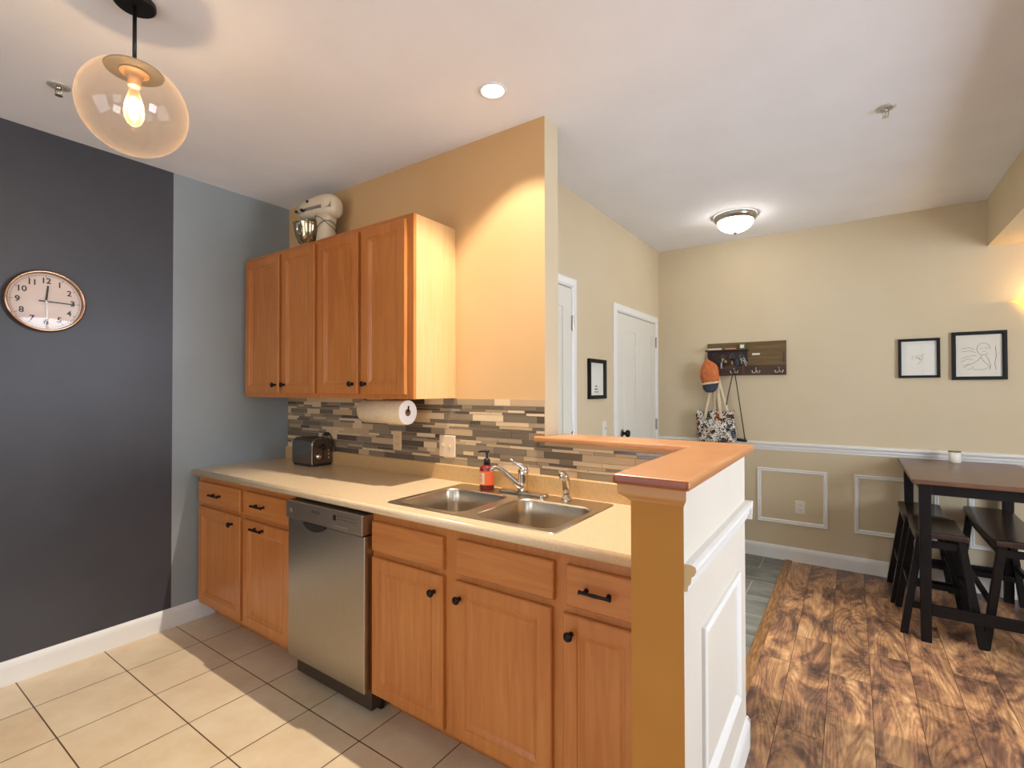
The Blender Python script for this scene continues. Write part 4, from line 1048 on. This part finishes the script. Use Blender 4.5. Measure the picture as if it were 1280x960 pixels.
# ------------------------------------------------------------------ dining set
def table():
    X0, X1, Y0, Y1 = 3.652, 4.285, 1.543, 2.625
    t = thing('dining_table', 'tall dark wood dining table with black legs against the back wall', 'table', (X0, Y0, 0))
    w, d = X1-X0, Y1-Y0
    Mt = noise_mat('walnut_top', '5a3d2c', '6d4c38', scale=(2, 14, 2), nscale=3, rough=.28)
    m = MB(); m.box(0, w, 0, d, .888, .914); m.build('tabletop', Mt, t, bevel=.005, seg=3)
    m = MB(); i = .058
    m.box(i+.02, w-i-.02, i-.012, i+.010, .828, .888); m.box(i+.02, w-i-.02, d-i-.010, d-i+.012, .828, .888)
    m.box(i-.012, i+.010, i+.02, d-i-.02, .828, .888); m.box(w-i-.010, w-i+.012, i+.02, d-i-.02, .828, .888); m.build('apron', M_blackw, t)
    for a in (i, w-i):
        for b in (i, d-i):
            m = MB(); h = .027; m.hexa([(a-h*.85, b-h*.85, .001), (a+h*.85, b-h*.85, .001), (a+h*.85, b+h*.85, .001), (a-h*.85, b+h*.85, .001)], [(a-h, b-h, .888), (a+h, b-h, .888), (a+h, b+h, .888), (a-h, b+h, .888)]); m.build('leg', M_blackw, t, bevel=.002)
    m = MB(); m.box(i+.025, w-i-.025, i-.011, i+.011, .150, .212); m.build('stretcher', M_blackw, t, bevel=.002)
    m = MB(); m.box(i+.025, w-i-.025, d-i-.011, d-i+.011, .150, .212); m.build('stretcher', M_blackw, t, bevel=.002)
table()
def saddle_seat(parent, w, d, z, th, sag, name='seat'):
    """seat curved along its length d (y), ends raised"""
    m = MB(); m.smooth = True; ny, nx = 16, 6; vs_ = []; fs = []
    for j in range(ny+1):
        v = -1+2*j/ny
        for i in range(nx+1):
            u = -1+2*i/nx
            zz = z-sag*(1-v*v)-.004*u**4
            vs_.append((u*w/2, v*d/2, zz)); 
    N = len(vs_); vs_ += [(x, y, zz-th+.012*(1-(2*y/d)**2)*0) for x, y, zz in vs_]
    for j in range(ny):
        for i in range(nx):
            a = j*(nx+1)+i; fs.append((a, a+1, a+nx+2, a+nx+1)); fs.append((N+a, N+a+nx+1, N+a+nx+2, N+a+1))
    for j in range(ny):
        a = j*(nx+1); fs.append((a, a+nx+1, N+a+nx+1, N+a)); a += nx; fs.append((a+nx+1, a, N+a, N+a+nx+1))
    for i in range(nx):
        a = i; fs.append((a+1, a, N+a, N+a+1)); a = ny*(nx+1)+i; fs.append((a, a+1, N+a+1, N+a))
    m.smooth = False
    m.add(vs_, fs)
    Ms = noise_mat('espresso_seat', '2a1c16', '36251c', scale=(14, 2, 2), nscale=3, rough=.26)
    o = m.build(name, Ms, parent, bevel=.006, seg=3, smooth=True)
    return o
def stool(name, label, cat, loc, w, d, H, fx, fd, group=None):
    t = thing(name, label, cat, loc, 0, group)
    saddle_seat(t, w, d, H, .034, .016)
    tx, ty = w/2-.030, d/2-.040
    L = {}
    for sx in (-1, 1):
        for sy in (-1, 1):
            top = Vector((sx*tx, sy*ty, H-.030)); bot = Vector((sx*fx, sy*fd, .001)); L[sx, sy] = (top, bot)
            m = MB(); h = .018
            m.hexa([bot+Vector((a*h, b*h, 0)) for a, b in ((-1, -1), (1, -1), (1, 1), (-1, 1))], [top+Vector((a*h, b*h, 0)) for a, b in ((-1, -1), (1, -1), (1, 1), (-1, 1))]); m.build('leg', M_blackw, t, bevel=.002)
    def at(k, z): a, b = L[k]; f = (z-b.z)/(a.z-b.z); return b+(a-b)*f
    for p, q, z in (((-1, -1), (1, -1), .17), ((-1, 1), (1, 1), .17), ((-1, -1), (-1, 1), .25), ((1, -1), (1, 1), .25)):
        m = MB(); A, B = at(p, z), at(q, z); dd = (B-A).normalized()*.012; m.bar(A+dd, B-dd, .020, .032); m.build('stretcher', M_blackw, t, bevel=.0015)
    m = MB(); z = H-.075; a = at((-1, -1), z); b = at((1, 1), z)
    m.box(a.x, b.x, a.y-.008, a.y+.008, z-.02, z+.02); m.box(a.x, b.x, b.y-.008, b.y+.008, z-.02, z+.02); m.box(a.x-.008, a.x+.008, a.y, b.y, z-.02, z+.02); m.box(b.x-.008, b.x+.008, a.y, b.y, z-.02, z+.02)
    m.build('seat_frame', M_blackw, t)
    return t
A_ = stool('saddle_stool', 'nearer of the two dark saddle stools at the left end of the dining table', 'stool', (3.785, 1.87, 0), .235, .455, .605, .170, .212, 'saddle stools at the dining table')
B_ = copy_tree(A_); B_.location = (3.765, 2.345, 0); B_['label'] = 'dark saddle stool behind the nearer one, close to the back wall panelling'
stool('saddle_bench', 'long dark saddle-seat bench under the right half of the dining table', 'bench', (4.125, 2.09, 0), .245, .96, .615, .160, .42)
t = thing('mug', 'white enamel mug with a dark rim on the dining table', 'mug', (3.955, 2.50, .9145))
m = MB(); m.smooth = True; m.lathe([(.030, 0), (.033, .003), (.034, .075), (.0325, .075), (.0315, .006), (.001, .006)], n=28); m.build('cup', mat('enamel_white', 'e6e0cf', .3), t)
m = MB(); m.smooth = True; m.tube([(.0335*math.cos(2*PI*k/28), .0335*math.sin(2*PI*k/28), .076) for k in range(28)], .0022, 6, closed=True); m.build('rim', M_blackp, t)
